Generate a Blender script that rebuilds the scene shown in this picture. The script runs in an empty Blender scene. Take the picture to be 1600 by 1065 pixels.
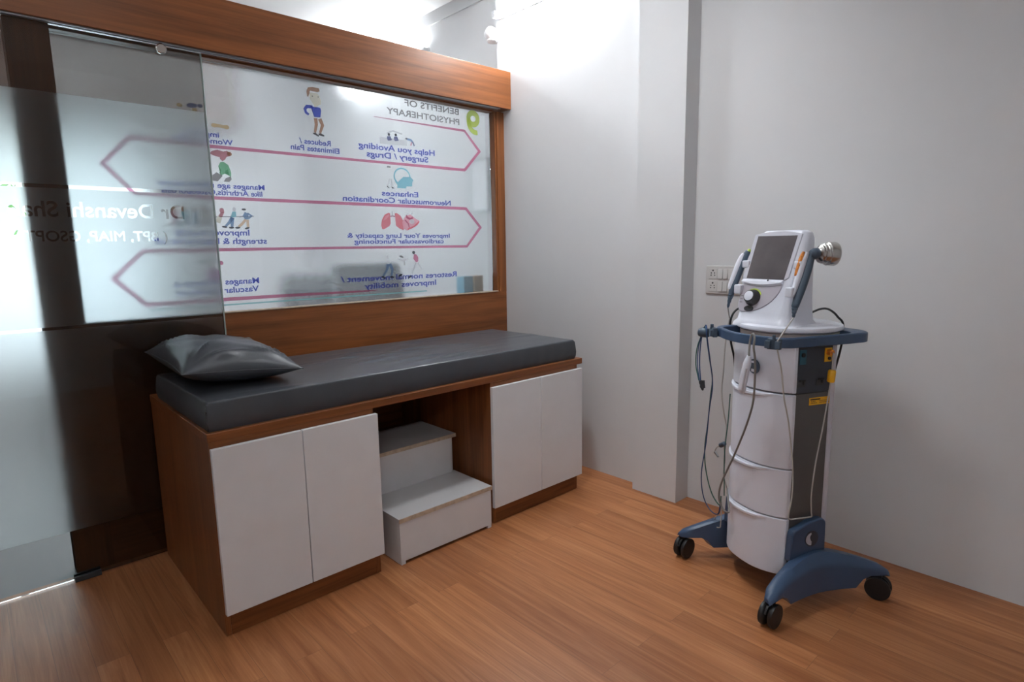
import bpy, bmesh, math, random
from mathutils import Vector, Matrix
random.seed(7)
SC = bpy.context.scene
COL = SC.collection
PI = math.pi
V = Vector

# ------------------------------------------------------------------ camera
def setup_camera():
    cd = bpy.data.cameras.new('camera'); co = bpy.data.objects.new('camera', cd); COL.objects.link(co)
    yaw, pitch, roll = 0.7444, -0.1532, -0.0165
    f = V((math.sin(yaw)*math.cos(pitch), math.cos(yaw)*math.cos(pitch), math.sin(pitch)))
    r = V((math.cos(yaw), -math.sin(yaw), 0)); u = r.cross(f)
    r2 = math.cos(roll)*r + math.sin(roll)*u
    u2 = -math.sin(roll)*r + math.cos(roll)*u
    m = Matrix((r2, u2, -f)).transposed().to_4x4()
    m.translation = V((-2.6492, -2.9213, 1.3078))
    co.matrix_world = m
    cd.sensor_width = 36; cd.sensor_fit = 'HORIZONTAL'; cd.lens = 929.79/1600*36
    cd.clip_start = 0.02; cd.clip_end = 200
    SC.camera = co
setup_camera()

# ------------------------------------------------------------------ world, exposure
SKY = 6.8
W = bpy.data.worlds.new('world'); SC.world = W; W.use_nodes = True
W.node_tree.nodes['Background'].inputs[0].default_value = (0.80, 0.92, 1.0, 1)
W.node_tree.nodes['Background'].inputs[1].default_value = SKY
SC.view_settings.view_transform = 'Standard'
SC.view_settings.look = 'None'
SC.view_settings.gamma = 1
SC.view_settings.use_curve_mapping = False
SC.view_settings.exposure = 0.05
try:
    SC.cycles.max_bounces = 12; SC.cycles.diffuse_bounces = 5; SC.cycles.transmission_bounces = 12
    SC.cycles.transparent_max_bounces = 16; SC.cycles.glossy_bounces = 5
    SC.cycles.use_denoising = True
    SC.cycles.sample_clamp_indirect = 40.0
except Exception:
    pass
TUBE_A = 235.0      # wall tube in the treatment room
TUBE_B = 85.0      # wall tube in the hall
REAR_FILL = 105.0     # fill tube added behind the camera to brighten the couch doors
HALL = 52.0        # ceiling panel added in the hall to backlight the frosted glass
PANEL = 4.0        # ceiling panel in the treatment room

def spotlight(name, loc, aim, power, size, radius, col):
    ld = bpy.data.lights.new(name, 'SPOT'); ld.energy = power; ld.spot_size = math.radians(size); ld.spot_blend = 1.0
    ld.shadow_soft_size = radius; ld.color = col
    lo = bpy.data.objects.new(name, ld); COL.objects.link(lo); lo.location = loc
    lo.rotation_euler = (V(aim)-V(loc)).to_track_quat('-Z', 'Y').to_euler(); return lo
WASH = 92.0       # added ceiling spot, washes the right wall and keeps the foreground dim
beam = spotlight('added_wash_beam', (-1.35, -1.35, 2.985), (0.0, -.95, .9), WASH, 108, .14, (.95,.98,1.0))

# ------------------------------------------------------------------ materials
def nmat(name):
    m = bpy.data.materials.new(name); m.use_nodes = True
    nt = m.node_tree; b = nt.nodes['Principled BSDF']
    return m, nt, b
def setc(b, c, rough=.5, metal=0, spec=.5):
    b.inputs['Base Color'].default_value = (*c, 1); b.inputs['Roughness'].default_value = rough
    b.inputs['Metallic'].default_value = metal; b.inputs['Specular IOR Level'].default_value = spec
def coords(nt, scale=(1,1,1), rot=(0,0,0)):
    tc = nt.nodes.new('ShaderNodeTexCoord'); mp = nt.nodes.new('ShaderNodeMapping')
    mp.inputs['Scale'].default_value = scale; mp.inputs['Rotation'].default_value = rot
    nt.links.new(tc.outputs['Object'], mp.inputs['Vector']); return mp
def noise(nt, vec, scale, detail=4, rough=.5, dist=0):
    n = nt.nodes.new('ShaderNodeTexNoise'); n.inputs['Scale'].default_value = scale
    n.inputs['Detail'].default_value = detail; n.inputs['Roughness'].default_value = rough
    n.inputs['Distortion'].default_value = dist
    nt.links.new(vec.outputs[0], n.inputs['Vector']); return n
def ramp(nt, src, stops):
    r = nt.nodes.new('ShaderNodeValToRGB'); el = r.color_ramp.elements
    while len(el) < len(stops): el.new(.5)
    for e, (p, c) in zip(el, stops): e.position = p; e.color = (*c, 1)
    nt.links.new(src, r.inputs[0]); return r
def bump(nt, b, src, strength, dist=.01):
    n = nt.nodes.new('ShaderNodeBump'); n.inputs['Strength'].default_value = strength; n.inputs['Distance'].default_value = dist
    nt.links.new(src, n.inputs['Height']); nt.links.new(n.outputs[0], b.inputs['Normal']); return n

def plain(name, c, rough=.45, metal=0, spec=.5, var=.06, scale=8):
    """a lightly varied procedural surface"""
    m, nt, b = nmat(name); setc(b, c, rough, metal, spec)
    n = noise(nt, coords(nt), scale, 3)
    lo = tuple(x*(1-var) for x in c); hi = tuple(min(1, x*(1+var)) for x in c)
    r = ramp(nt, n.outputs['Fac'], [(.3, lo), (.7, hi)])
    nt.links.new(r.outputs[0], b.inputs['Base Color']); return m

def wall_paint(name, c):
    m, nt, b = nmat(name); setc(b, c, .75, 0, .25)
    mp = coords(nt)
    n = noise(nt, mp, 1.3, 5, .6)
    r = ramp(nt, n.outputs['Fac'], [(.25, tuple(x*.955 for x in c)), (.75, tuple(min(1, x*1.03) for x in c))])
    nt.links.new(r.outputs[0], b.inputs['Base Color'])
    n2 = noise(nt, mp, 14, 3)
    bump(nt, b, n2.outputs['Fac'], .12, .004)
    return m

def wood(name, axis, dark, light, rough=.35):
    """laminate with the grain along one axis"""
    m, nt, b = nmat(name); setc(b, light, rough, 0, .4)
    sc = [9, 9, 9]; sc[axis] = .7
    mp = coords(nt, sc)
    n = noise(nt, mp, 1.6, 6, .62, .6)
    sc2 = [60, 60, 60]; sc2[axis] = 1.2
    mp2 = coords(nt, sc2); n2 = noise(nt, mp2, 1.5, 3, .6)
    mx = nt.nodes.new('ShaderNodeMix'); mx.data_type = 'FLOAT'; mx.inputs[0].default_value = .35
    nt.links.new(n.outputs['Fac'], mx.inputs[2]); nt.links.new(n2.outputs['Fac'], mx.inputs[3])
    mid = tuple((a+c)/2 for a, c in zip(dark, light))
    r = ramp(nt, mx.outputs[0], [(.34, dark), (.5, mid), (.68, light)])
    nt.links.new(r.outputs[0], b.inputs['Base Color'])
    return m

def floor_mat():
    m, nt, b = nmat('oak_laminate_floor'); setc(b, (.5,.27,.15), .38, 0, .4)
    mp = coords(nt, (1,1,1), (0,0,PI/2))
    br = nt.nodes.new('ShaderNodeTexBrick'); nt.links.new(mp.outputs[0], br.inputs['Vector'])
    br.inputs['Scale'].default_value = 1.0
    br.inputs['Brick Width'].default_value = 1.15; br.inputs['Row Height'].default_value = .095
    br.inputs['Mortar Size'].default_value = .0006; br.inputs['Mortar Smooth'].default_value = .3
    br.inputs['Bias'].default_value = 0.0
    br.offset = .37; br.offset_frequency = 2
    br.inputs['Color1'].default_value = (0,0,0,1); br.inputs['Color2'].default_value = (1,1,1,1); br.inputs['Mortar'].default_value = (.5,.5,.5,1)
    # grain
    add = nt.nodes.new('ShaderNodeVectorMath'); add.operation = 'MULTIPLY_ADD'
    mp2 = coords(nt, (15, .9, 1))
    nt.links.new(br.outputs['Color'], add.inputs[0]); add.inputs[1].default_value = (7.3, 3.1, 5); nt.links.new(mp2.outputs[0], add.inputs[2])
    n = noise(nt, add, 1.5, 6, .6, 1.2)
    mp3 = coords(nt, (110, 2.0, 1)); n3 = noise(nt, mp3, 1.4, 3, .6)
    mx = nt.nodes.new('ShaderNodeMix'); mx.data_type = 'FLOAT'; mx.inputs[0].default_value = .3
    nt.links.new(n.outputs['Fac'], mx.inputs[2]); nt.links.new(n3.outputs['Fac'], mx.inputs[3])
    r = ramp(nt, mx.outputs[0], [(.3, (.24,.080,.026)), (.5, (.385,.155,.060)), (.7, (.51,.242,.108))])
    # per plank tint
    tint = ramp(nt, br.outputs['Color'], [(0, (.86,.80,.76)), (1, (1.08,1.07,1.06))])
    mul = nt.nodes.new('ShaderNodeMix'); mul.data_type = 'RGBA'; mul.blend_type = 'MULTIPLY'; mul.inputs[0].default_value = 1
    nt.links.new(r.outputs[0], mul.inputs[6]); nt.links.new(tint.outputs[0], mul.inputs[7])
    seam = nt.nodes.new('ShaderNodeMix'); seam.data_type = 'RGBA'
    nt.links.new(br.outputs['Fac'], seam.inputs[0]); nt.links.new(mul.outputs[2], seam.inputs[6]); seam.inputs[7].default_value = (.16,.07,.035,1)
    nt.links.new(seam.outputs[2], b.inputs['Base Color'])
    return m

def leather(name, c):
    m, nt, b = nmat(name); setc(b, c, .36, 0, .5)
    mp = coords(nt)
    n = noise(nt, mp, 420, 2); n2 = noise(nt, coords(nt, (2.5, 5, 5), (0,0,.5)), 2.0, 1, .4, .3)
    mx = nt.nodes.new('ShaderNodeMix'); mx.data_type = 'FLOAT'; mx.inputs[0].default_value = .12
    nt.links.new(n2.outputs['Fac'], mx.inputs[2]); nt.links.new(n.outputs['Fac'], mx.inputs[3])
    bump(nt, b, n2.outputs['Fac'], .06, .006)
    rr = ramp(nt, n2.outputs['Fac'], [(.2, (.29,)*3), (.8, (.33,)*3)])
    nt.links.new(rr.outputs[0], b.inputs['Roughness'])
    return m

def clear_glass(name, tint):
    m = bpy.data.materials.new(name); m.use_nodes = True; nt = m.node_tree; nt.nodes.clear()
    out = nt.nodes.new('ShaderNodeOutputMaterial'); tr = nt.nodes.new('ShaderNodeBsdfTransparent'); gl = nt.nodes.new('ShaderNodeBsdfGlossy')
    tr.inputs[0].default_value = (*tint, 1); gl.inputs['Roughness'].default_value = .02
    fr = nt.nodes.new('ShaderNodeFresnel'); fr.inputs[0].default_value = 1.45
    mx = nt.nodes.new('ShaderNodeMixShader')
    nt.links.new(fr.outputs[0], mx.inputs[0]); nt.links.new(tr.outputs[0], mx.inputs[1]); nt.links.new(gl.outputs[0], mx.inputs[2])
    nt.links.new(mx.outputs[0], out.inputs[0]); return m

def frost(name, rough, ior, col, trans, transcol, diff=0.0):
    """frosted vinyl film: light is blurred on its way through and partly scattered"""
    m = bpy.data.materials.new(name); m.use_nodes = True; nt = m.node_tree; nt.nodes.clear()
    out = nt.nodes.new('ShaderNodeOutputMaterial')
    rf = nt.nodes.new('ShaderNodeBsdfRefraction'); rf.inputs['Color'].default_value = (*col, 1)
    rf.inputs['Roughness'].default_value = rough; rf.inputs['IOR'].default_value = ior
    tl = nt.nodes.new('ShaderNodeBsdfTranslucent'); tl.inputs['Color'].default_value = (*transcol, 1)
    df = nt.nodes.new('ShaderNodeBsdfDiffuse'); df.inputs['Color'].default_value = (*transcol, 1)
    m1 = nt.nodes.new('ShaderNodeMixShader'); m1.inputs[0].default_value = trans
    nt.links.new(rf.outputs[0], m1.inputs[1]); nt.links.new(tl.outputs[0], m1.inputs[2])
    m2 = nt.nodes.new('ShaderNodeMixShader'); m2.inputs[0].default_value = diff
    nt.links.new(m1.outputs[0], m2.inputs[1]); nt.links.new(df.outputs[0], m2.inputs[2])
    nt.links.new(m2.outputs[0], out.inputs[0]); return m

def ink(name, c, clear=.25):
    """translucent print on glass"""
    m = bpy.data.materials.new(name); m.use_nodes = True; nt = m.node_tree; nt.nodes.clear()
    out = nt.nodes.new('ShaderNodeOutputMaterial')
    tr = nt.nodes.new('ShaderNodeBsdfTransparent'); tr.inputs[0].default_value = (*[x**.5 for x in c], 1)
    df = nt.nodes.new('ShaderNodeBsdfDiffuse'); df.inputs[0].default_value = (*c, 1)
    a = nt.nodes.new('ShaderNodeMixShader'); a.inputs[0].default_value = .64
    nt.links.new(df.outputs[0], a.inputs[1]); nt.links.new(tr.outputs[0], a.inputs[2])
    nt.links.new(a.outputs[0], out.inputs[0]); return m

def emit(name, c, s):
    m = bpy.data.materials.new(name); m.use_nodes = True; nt = m.node_tree; nt.nodes.clear()
    out = nt.nodes.new('ShaderNodeOutputMaterial'); e = nt.nodes.new('ShaderNodeEmission')
    e.inputs[0].default_value = (*c, 1); e.inputs[1].default_value = s
    nt.links.new(e.outputs[0], out.inputs[0]); return m

DK, LT = (.110,.034,.0095), (.275,.094,.028)
M = dict(
    wall=wall_paint('white_paint', (.645,.65,.66)),
    ceil=wall_paint('ceiling_paint', (.80,.80,.80)),
    floor=floor_mat(),
    woodx=wood('walnut_laminate_long', 0, DK, LT),
    woodz=wood('walnut_laminate_upright', 2, DK, LT),
    woody=wood('walnut_laminate_cross', 1, DK, LT),
    darkwood=wood('dark_loft_laminate', 0, (.05,.022,.012), (.12,.05,.028)),
    white=plain('white_laminate', (.70,.71,.73), .32, var=.02),
    stoolw=plain('stool_white_laminate', (.66,.66,.67), .35, var=.03),
    edge=plain('worn_edge_band', (.50,.40,.30), .5, var=.2, scale=40),
    leather=leather('grey_leatherette', (.055,.060,.070)),
    zip=plain('black_zip', (.01,.01,.012), .4),
    plastic=plain('white_plastic', (.68,.70,.78), .3, var=.015),
    plastic2=plain('pale_grey_plastic', (.50,.50,.56), .35, var=.02),
    panelgrey=plain('mauve_grey_plastic', (.44,.41,.46), .35, var=.02),
    beige=plain('beige_plastic', (.42,.38,.36), .45, var=.03),
    blue=plain('slate_blue_plastic', (.045,.082,.155), .38, var=.05),
    blue2=plain('grey_blue_rubber', (.055,.085,.125), .5, var=.05),
    dkblue=plain('dark_slate_panel', (.035,.042,.058), .4, var=.05),
    brushed=plain('brushed_grey_panel', (.115,.11,.108), .4, .3, var=.05),
    black=plain('black_rubber', (.012,.012,.013), .45),
    dark=plain('charcoal_plastic', (.03,.032,.036), .4),
    screen=plain('dark_screen', (.085,.072,.076), .2, 0, .6, var=.15, scale=14),  # base lifted so the pale reflection sits in the screen colour
    chrome=plain('brushed_steel', (.62,.60,.57), .22, 1.0, var=.04),
    steel=plain('grey_metal', (.32,.33,.34), .35, .9, var=.05),
    orange=plain('orange_sticker', (.62,.20,.02), .5, var=.35, scale=120),
    yellow=plain('yellow_plastic', (.80,.42,.01), .45, var=.05),
    green=plain('lime_plastic', (.42,.55,.06), .4, var=.05),
    teal=plain('teal_plate', (.02,.10,.15), .4, var=.05),
    cord=plain('pale_grey_cord', (.42,.40,.38), .5, var=.05),
    cordd=plain('grey_cord', (.20,.19,.18), .5, var=.05),
    leadb=plain('blue_lead', (.015,.05,.15), .45, var=.05),
    leadg=plain('green_lead', (.02,.10,.08), .45, var=.05),
    pane=clear_glass('door_glass', (.68,.68,.67)),
    pane2=clear_glass('window_glass', (.93,.95,.95)),
    gedge=plain('polished_glass_edge', (.30,.36,.34), .15, 0, .8),
    filmd=frost('door_frosted_film', .46, 1.32, (.98,.99,1.0), .0, (.95,.97,.98), .01), filmd2=frost('door_frosted_film_inner', .46, 1.32, (.98,.99,1.0), .42, (.96,.98,1.0), .0),
    filmw=frost('window_frosted_film', .25, 1.32, (.98,.98,.99), .0, (.9,.9,.92), .01), filmw2=frost('window_frosted_film_inner', .25, 1.32, (.98,.98,.99), .16, (.96,.96,.98), .0),
    tubea=emit('lit_tube_room', (.93,.97,1.0), TUBE_A),
    rear_fill=emit('rear_fill_tube', (.95,.98,1.0), REAR_FILL),
    tubeb=emit('lit_tube_hall', (.95,.98,1.0), TUBE_B),
    panel=emit('lit_ceiling_panel', (.96,.98,1.0), PANEL),
    hall_fill=emit('hall_fill_panel', (.93,.97,1.0), HALL),
    lampw=plain('white_lamp_plastic', (.75,.76,.78), .4, var=.02),
    tile=plain('grey_floor_tile', (.15,.138,.148), .45, 0, .5, var=.08, scale=3),
    socket=plain('switch_white_plastic', (.62,.61,.60), .35, var=.02),
    hole=plain('socket_hole', (.02,.02,.02), .6),
    wframe=plain('white_window_frame', (.7,.71,.72), .4, var=.02),
    chairb=plain('charcoal_padding', (.022,.026,.032), .6, var=.1),
    cyan=plain('teal_carton', (.08,.30,.42), .6, var=.1),
    tan=plain('tan_carton', (.42,.26,.10), .6, var=.12, scale=20),
    leaf=plain('leaf_green', (.16,.38,.10), .6, var=.4, scale=20),
    bark=plain('bark', (.12,.08,.05), .8, var=.3, scale=20),
    iblue=ink('print_blue', (.045,.065,.50), .12), igrey=ink('print_grey', (.22,.21,.22), .2),
    ilime=ink('print_lime', (.48,.62,.10), .25), ipink=ink('print_pink', (.55,.13,.24), .2),
    iteal=ink('print_teal', (.30,.62,.65), .3), ibrown=ink('print_brown', (.42,.20,.12), .15),
    iskin=ink('print_cream', (.82,.78,.62), .25), ired=ink('print_red', (.72,.16,.20), .2),
    idark=ink('print_dark', (.05,.05,.06), .1), ipale=ink('print_pale', (.66,.68,.72), .4),
    inavy=ink('print_navy', (.10,.11,.25), .15), igreen=ink('print_green', (.12,.42,.20), .2),
    isteel=ink('print_steel_blue', (.16,.28,.50), .2), iturq=ink('print_turquoise', (.20,.50,.62), .2),
    ihead=ink('print_hair_rose', (.50,.16,.20), .2), itan=ink('print_tan', (.62,.45,.24), .25),
    ililac=ink('print_lilac', (.72,.30,.62), .3), ipeach=ink('print_peach', (.80,.55,.36), .3),
    ilip=ink('print_light_pink', (.80,.38,.46), .25),
)

# ------------------------------------------------------------------ mesh helpers
def obj(name, bm, mat, parent=None, smooth=False, bev=0, seg=2, angle=40, recalc=True):
    me = bpy.data.meshes.new(name)
    if recalc: bmesh.ops.recalc_face_normals(bm, faces=bm.faces[:])
    bm.to_mesh(me); bm.free()
    mats = mat if isinstance(mat, (list, tuple)) else [mat]
    for x in mats: me.materials.append(x)
    o = bpy.data.objects.new(name, me); COL.objects.link(o)
    if parent: o.parent = parent
    if smooth or bev:
        for p in me.polygons: p.use_smooth = True
        try: me.set_sharp_from_angle(angle=math.radians(angle))
        except Exception: pass
    if bev:
        b = o.modifiers.new('bevel', 'BEVEL'); b.width = bev; b.segments = seg; b.limit_method = 'ANGLE'; b.angle_limit = math.radians(35)
        b.harden_normals = False
    return o
def tag(o, label=None, cat=None, group=None, kind=None):
    if label: o['label'] = label
    if cat: o['category'] = cat
    if group: o['group'] = group
    if kind: o['kind'] = kind
    return o
def thing(name, label, cat, loc=(0,0,0), rz=0, group=None):
    o = bpy.data.objects.new(name, None); COL.objects.link(o); o.empty_display_size = .1
    o.location = loc; o.rotation_euler = (0,0,rz)
    return tag(o, label, cat, group)
def box(bm, x0, x1, y0, y1, z0, z1):
    vs = [bm.verts.new((x,y,z)) for x in (x0,x1) for y in (y0,y1) for z in (z0,z1)]
    for f in ((0,1,3,2),(4,6,7,5),(0,4,5,1),(2,3,7,6),(0,2,6,4),(1,5,7,3)): bm.faces.new([vs[i] for i in f])
    return bm
def nb(): return bmesh.new()
def bx(*a): return box(nb(), *a)
def prism(bm, pts, z0, z1, axis='z'):
    """polygon extruded along an axis; pts are 2-D"""
    def mk(p, h):
        if axis == 'z': return (p[0], p[1], h)
        if axis == 'y': return (p[0], h, p[1])
        return (h, p[0], p[1])
    a = [bm.verts.new(mk(p, z0)) for p in pts]; b = [bm.verts.new(mk(p, z1)) for p in pts]
    n = len(pts)
    bm.faces.new(a[::-1]); bm.faces.new(b)
    for i in range(n): bm.faces.new((a[i], a[(i+1)%n], b[(i+1)%n], b[i]))
    return bm
def smoothpath(pts, n=8):
    """Catmull-Rom through the points"""
    P = [V(p) for p in pts]
    if len(P) < 3: return P
    P = [2*P[0]-P[1]] + P + [2*P[-1]-P[-2]]
    out = []
    for i in range(1, len(P)-2):
        for k in range(n):
            t = k/n; a, b, c, d = P[i-1], P[i], P[i+1], P[i+2]
            out.append(.5*((2*b) + (c-a)*t + (2*a-5*b+4*c-d)*t*t + (-a+3*b-3*c+d)*t**3))
    out.append(P[-2]); return out
def tube(bm, pts, r, n=8, sx=1.0, up=None, cap=True):
    """swept tube; r may be a list; sx stretches the section across"""
    pts = [V(p) for p in pts]; m = len(pts)
    rs = r if isinstance(r, (list, tuple)) else [r]*m
    rings = []; prev = None
    for i, p in enumerate(pts):
        t = (pts[min(i+1, m-1)] - pts[max(i-1, 0)]).normalized()
        if prev is None:
            ref = V(up) if up else (V((0,0,1)) if abs(t.z) < .9 else V((1,0,0)))
        else: ref = prev
        b = t.cross(ref)
        if b.length < 1e-6: b = t.cross(V((.3,.5,.8)))
        b.normalize(); nrm = b.cross(t).normalized(); prev = nrm
        rings.append([bm.verts.new(p + b*math.cos(2*PI*k/n)*rs[i]*sx + nrm*math.sin(2*PI*k/n)*rs[i]) for k in range(n)])
    for i in range(m-1):
        for k in range(n): bm.faces.new((rings[i][k], rings[i][(k+1)%n], rings[i+1][(k+1)%n], rings[i+1][k]))
    if cap: bm.faces.new(rings[0][::-1]); bm.faces.new(rings[-1])
    return bm
def lathe(bm, prof, c=(0,0,0), axis=(0,0,1), n=32):
    """profile of (radius, height) turned about an axis"""
    ax = V(axis).normalized(); q = V((0,0,1)).rotation_difference(ax); c = V(c); rings = []
    for r, h in prof:
        if r < 1e-5: rings.append([bm.verts.new(c + q @ V((0,0,h)))])
        else: rings.append([bm.verts.new(c + q @ V((r*math.cos(2*PI*k/n), r*math.sin(2*PI*k/n), h))) for k in range(n)])
    for a, b in zip(rings, rings[1:]):
        for k in range(n):
            k2 = (k+1) % n
            if len(a) == 1 and len(b) == 1: continue
            if len(a) == 1: bm.faces.new((a[0], b[k], b[k2]))
            elif len(b) == 1: bm.faces.new((a[k], a[k2], b[0]))
            else: bm.faces.new((a[k], a[k2], b[k2], b[k]))
    if len(rings[0]) > 1: bm.faces.new(rings[0][::-1])
    if len(rings[-1]) > 1: bm.faces.new(rings[-1])
    return bm
def disc(bm, c, axis, r, h, n=32): return lathe(bm, [(r, 0), (r, h)], c, axis, n)
def loft(bm, rings, closed=True):
    vs = [[bm.verts.new(p) for p in ring] for ring in rings]; n = len(vs[0])
    for a, b in zip(vs, vs[1:]):
        for k in range(n if closed else n-1): bm.faces.new((a[k], a[(k+1)%n], b[(k+1)%n], b[k]))
    if closed: bm.faces.new(vs[0][::-1]); bm.faces.new(vs[-1])
    return bm

# ================================================================== SETTING
PIL = (-1.3467, -1.0799)
def struct(name, bm, mat, label, cat='structure', **k):
    o = obj(name, bm, mat, None, **k); return tag(o, label, cat, None, 'structure')

CEIL = 3.04
struct('floor', bx(-4.0, .3, -4.3, 0.0, -.1, 0), M['floor'], 'orange oak laminate floor of the treatment room', 'floor')
struct('floor_hall', bx(-4.0, .3, 0.0, 3.4, -.1, -.001), M['tile'], 'grey polished floor seen through the clear foot of the glass door', 'floor')
struct('ceiling', bx(-4.0, .3, -4.3, 3.4, CEIL, CEIL+.1), M['ceil'], 'white ceiling above the wooden header', 'ceiling')
struct('wall_right', prism(nb(), [(.0402,-4.3),(.0402,PIL[0]),(-.0737,PIL[0]),(-.0737,PIL[1]),(0,PIL[1]),(0,.05),(.12,.05),(.12,3.4),(.3,3.4),(.3,-4.3)], 0, CEIL),
       M['wall'], 'white painted wall with a shallow pillar, right of the couch', 'wall')
struct('wall_left', bx(-4.1, -4.0, -4.3, 3.4, 0, CEIL), M['wall'], 'white wall on the left, outside the view', 'wall')
struct('wall_rear', bx(-4.0, .3, -4.4, -4.3, 0, CEIL), M['wall'], 'white wall behind the camera', 'wall')
# far wall of the hall with a window opening
WX0, WX1, WZ0, WZ1 = -3.8, -1.3, .45, 2.25
b = nb(); box(b, -4.0, WX0, 3.2, 3.3, 0, CEIL); box(b, WX1, .12, 3.2, 3.3, 0, CEIL); box(b, WX0, WX1, 3.2, 3.3, 0, WZ0); box(b, WX0, WX1, 3.2, 3.3, WZ1, CEIL)
struct('wall_hall', b, M['wall'], 'white far wall of the hall behind the frosted glass', 'wall')
b = nb(); fw = .05
box(b, WX0, WX1, 3.22, 3.27, WZ0, WZ0+fw); box(b, WX0, WX1, 3.22, 3.27, WZ1-fw, WZ1)
for x in (WX0, (WX0+WX1)/2-fw/2, WX1-fw): box(b, x, x+fw, 3.22, 3.27, WZ0+fw, WZ1-fw)
wf = struct('window_2', b, M['wframe'], 'daylight window of the hall seen as a glow through the glass door', 'window', bev=.004)
obj('pane', bx(WX0+fw, WX1-fw, 3.243, 3.249, WZ0+fw, WZ1-fw), M['pane2'], wf)

# ---- wooden partition: lower panel, post, jamb
SILL = 1.036
b = nb(); box(b, -2.43, 0.0, 0, .09, 0, SILL)
o = struct('wall_partition', b, M['woodx'], 'walnut laminate dado panel of the partition behind the couch', 'partition')
struct('trim_1', bx(-2.43, -2.295, -.001, .09, 0.0005, 2.36), M['woodz'], 'dark wooden post beside the doorway, seen through the glass door', 'post')
b = nb(); box(b, -.060, .0, -.001, .05, SILL, 2.16); box(b, -.075, -.06, .006, .05, SILL, 2.16)
struct('trim_2', b, M['woodz'], 'walnut jamb at the right end of the frosted window', 'jamb')
struct('trim_3', bx(-4.0, -.001, -.0737, .05, 2.1664, 2.3876), M['woodx'], 'broad walnut header beam above the frosted window', 'beam', bev=.002)
b = nb(); box(b, -2.295, -.075, .012, .07, 2.158, 2.1664)
struct('trim_4', b, M['woodx'], 'thin walnut rail under the header beam at the window head', 'rail')
struct('trim_5', bx(-2.295, -.075, -.004, .014, SILL, SILL+.006), M['edge'], 'pale sill edge strip under the frosted window', 'sill')
b = nb(); box(b, -4.0, -2.95, 0, .09, 0, 2.1664); struct('wall_doorway', b, M['woodx'], 'wooden partition left of the doorway, outside the view', 'partition')

# ---- fixed pane
win = struct('window_1', bx(-2.295, -.075, .045, .051, SILL, 2.158), M['pane2'], 'fixed frosted window pane in the walnut partition', 'window')
wfm = bx(-2.295, -.075, .052, .054, SILL, 2.158); bmesh.ops.recalc_face_normals(wfm, faces=wfm.faces[:])
for f_ in wfm.faces: f_.material_index = 1 if f_.normal.y > .5 else 0
tag(obj('frosted_film', wfm, [M['filmw'], M['filmw2']], win), 'white frosted film')

# ================================================================== TEXT
def text_mesh(body, bold=.012):
    cu = bpy.data.curves.new('lettering', 'FONT'); cu.body = body; cu.size = 1; cu.offset = bold; cu.resolution_u = 4
    ob = bpy.data.objects.new('lettering', cu); COL.objects.link(ob)
    dg = bpy.context.evaluated_depsgraph_get(); dg.update()
    me = bpy.data.meshes.new_from_object(ob.evaluated_get(dg))
    vs = [v.co.copy() for v in me.vertices]; fs = [tuple(p.vertices) for p in me.polygons]
    bpy.data.objects.remove(ob); bpy.data.curves.remove(cu); bpy.data.meshes.remove(me)
    return vs, fs
CAPH = None
def cap_height():
    global CAPH
    if CAPH is None:
        vs, _ = text_mesh('H'); CAPH = max(v.y for v in vs) - min(v.y for v in vs)
    return CAPH
def lay_text(bm, body, xr, xl, z, cap, y, bold=.012):
    """mirror-reading lettering from xr leftwards to xl on a plane facing the room"""
    vs, fs = text_mesh(body, bold)
    x0 = min(v.x for v in vs); x1 = max(v.x for v in vs)
    sx = (xr-xl)/(x1-x0); sz = cap/cap_height()
    nv = [bm.verts.new((xr-(v.x-x0)*sx, y, z+v.y*sz)) for v in vs]
    for f in fs:
        try: bm.faces.new([nv[i] for i in f])
        except ValueError: pass
    return bm

# ================================================================== PRINTED POSTER
PY = .0442
class Flat:
    """flat print built of filled shapes in several inks"""
    def __init__(s, y=PY): s.bm = nb(); s.mats = []; s.y = y; s.layer = 0
    def mi(s, m):
        if m not in s.mats: s.mats.append(m)
        return s.mats.index(m)
    def poly(s, pts, m):
        s.layer += 1; y = s.y - s.layer*.00004
        f = s.bm.faces.new([s.bm.verts.new((x, y, z)) for x, z in pts]); f.material_index = s.mi(m)
        bmesh.ops.triangulate(s.bm, faces=[f]) if len(pts) > 4 else None
    def ell(s, x, z, rx, rz, m, rot=0, n=20):
        c, q = math.cos(rot), math.sin(rot)
        s.poly([(x+rx*math.cos(a)*c-rz*math.sin(a)*q, z+rx*math.cos(a)*q+rz*math.sin(a)*c) for a in [2*PI*k/n for k in range(n)]], m)
    def stroke(s, pts, w, m):
        """thick line with mitred corners; w may be a list"""
        s.layer += 1; y = s.y - s.layer*.00004
        P = [V((a, c)) for a, c in pts]; ws = w if isinstance(w, list) else [w]*len(P); L = []; R = []
        for i, p in enumerate(P):
            d0 = (p-P[i-1]).normalized() if i else (P[1]-p).normalized()
            d1 = (P[i+1]-p).normalized() if i < len(P)-1 else d0
            n0 = V((-d0.y, d0.x)); n1 = V((-d1.y, d1.x)); n = (n0+n1).normalized()
            k = ws[i]/2/max(.4, n.dot(n0)); L.append(p+n*k); R.append(p-n*k)
        vl = [s.bm.verts.new((q.x, y, q.y)) for q in L]; vr = [s.bm.verts.new((q.x, y, q.y)) for q in R]
        for i in range(len(P)-1):
            f = s.bm.faces.new((vl[i], vl[i+1], vr[i+1], vr[i])); f.material_index = s.mi(m)
    def done(s, name, parent, label=None):
        return tag(obj(name, s.bm, [M[k] for k in s.mats], parent), label)

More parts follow.
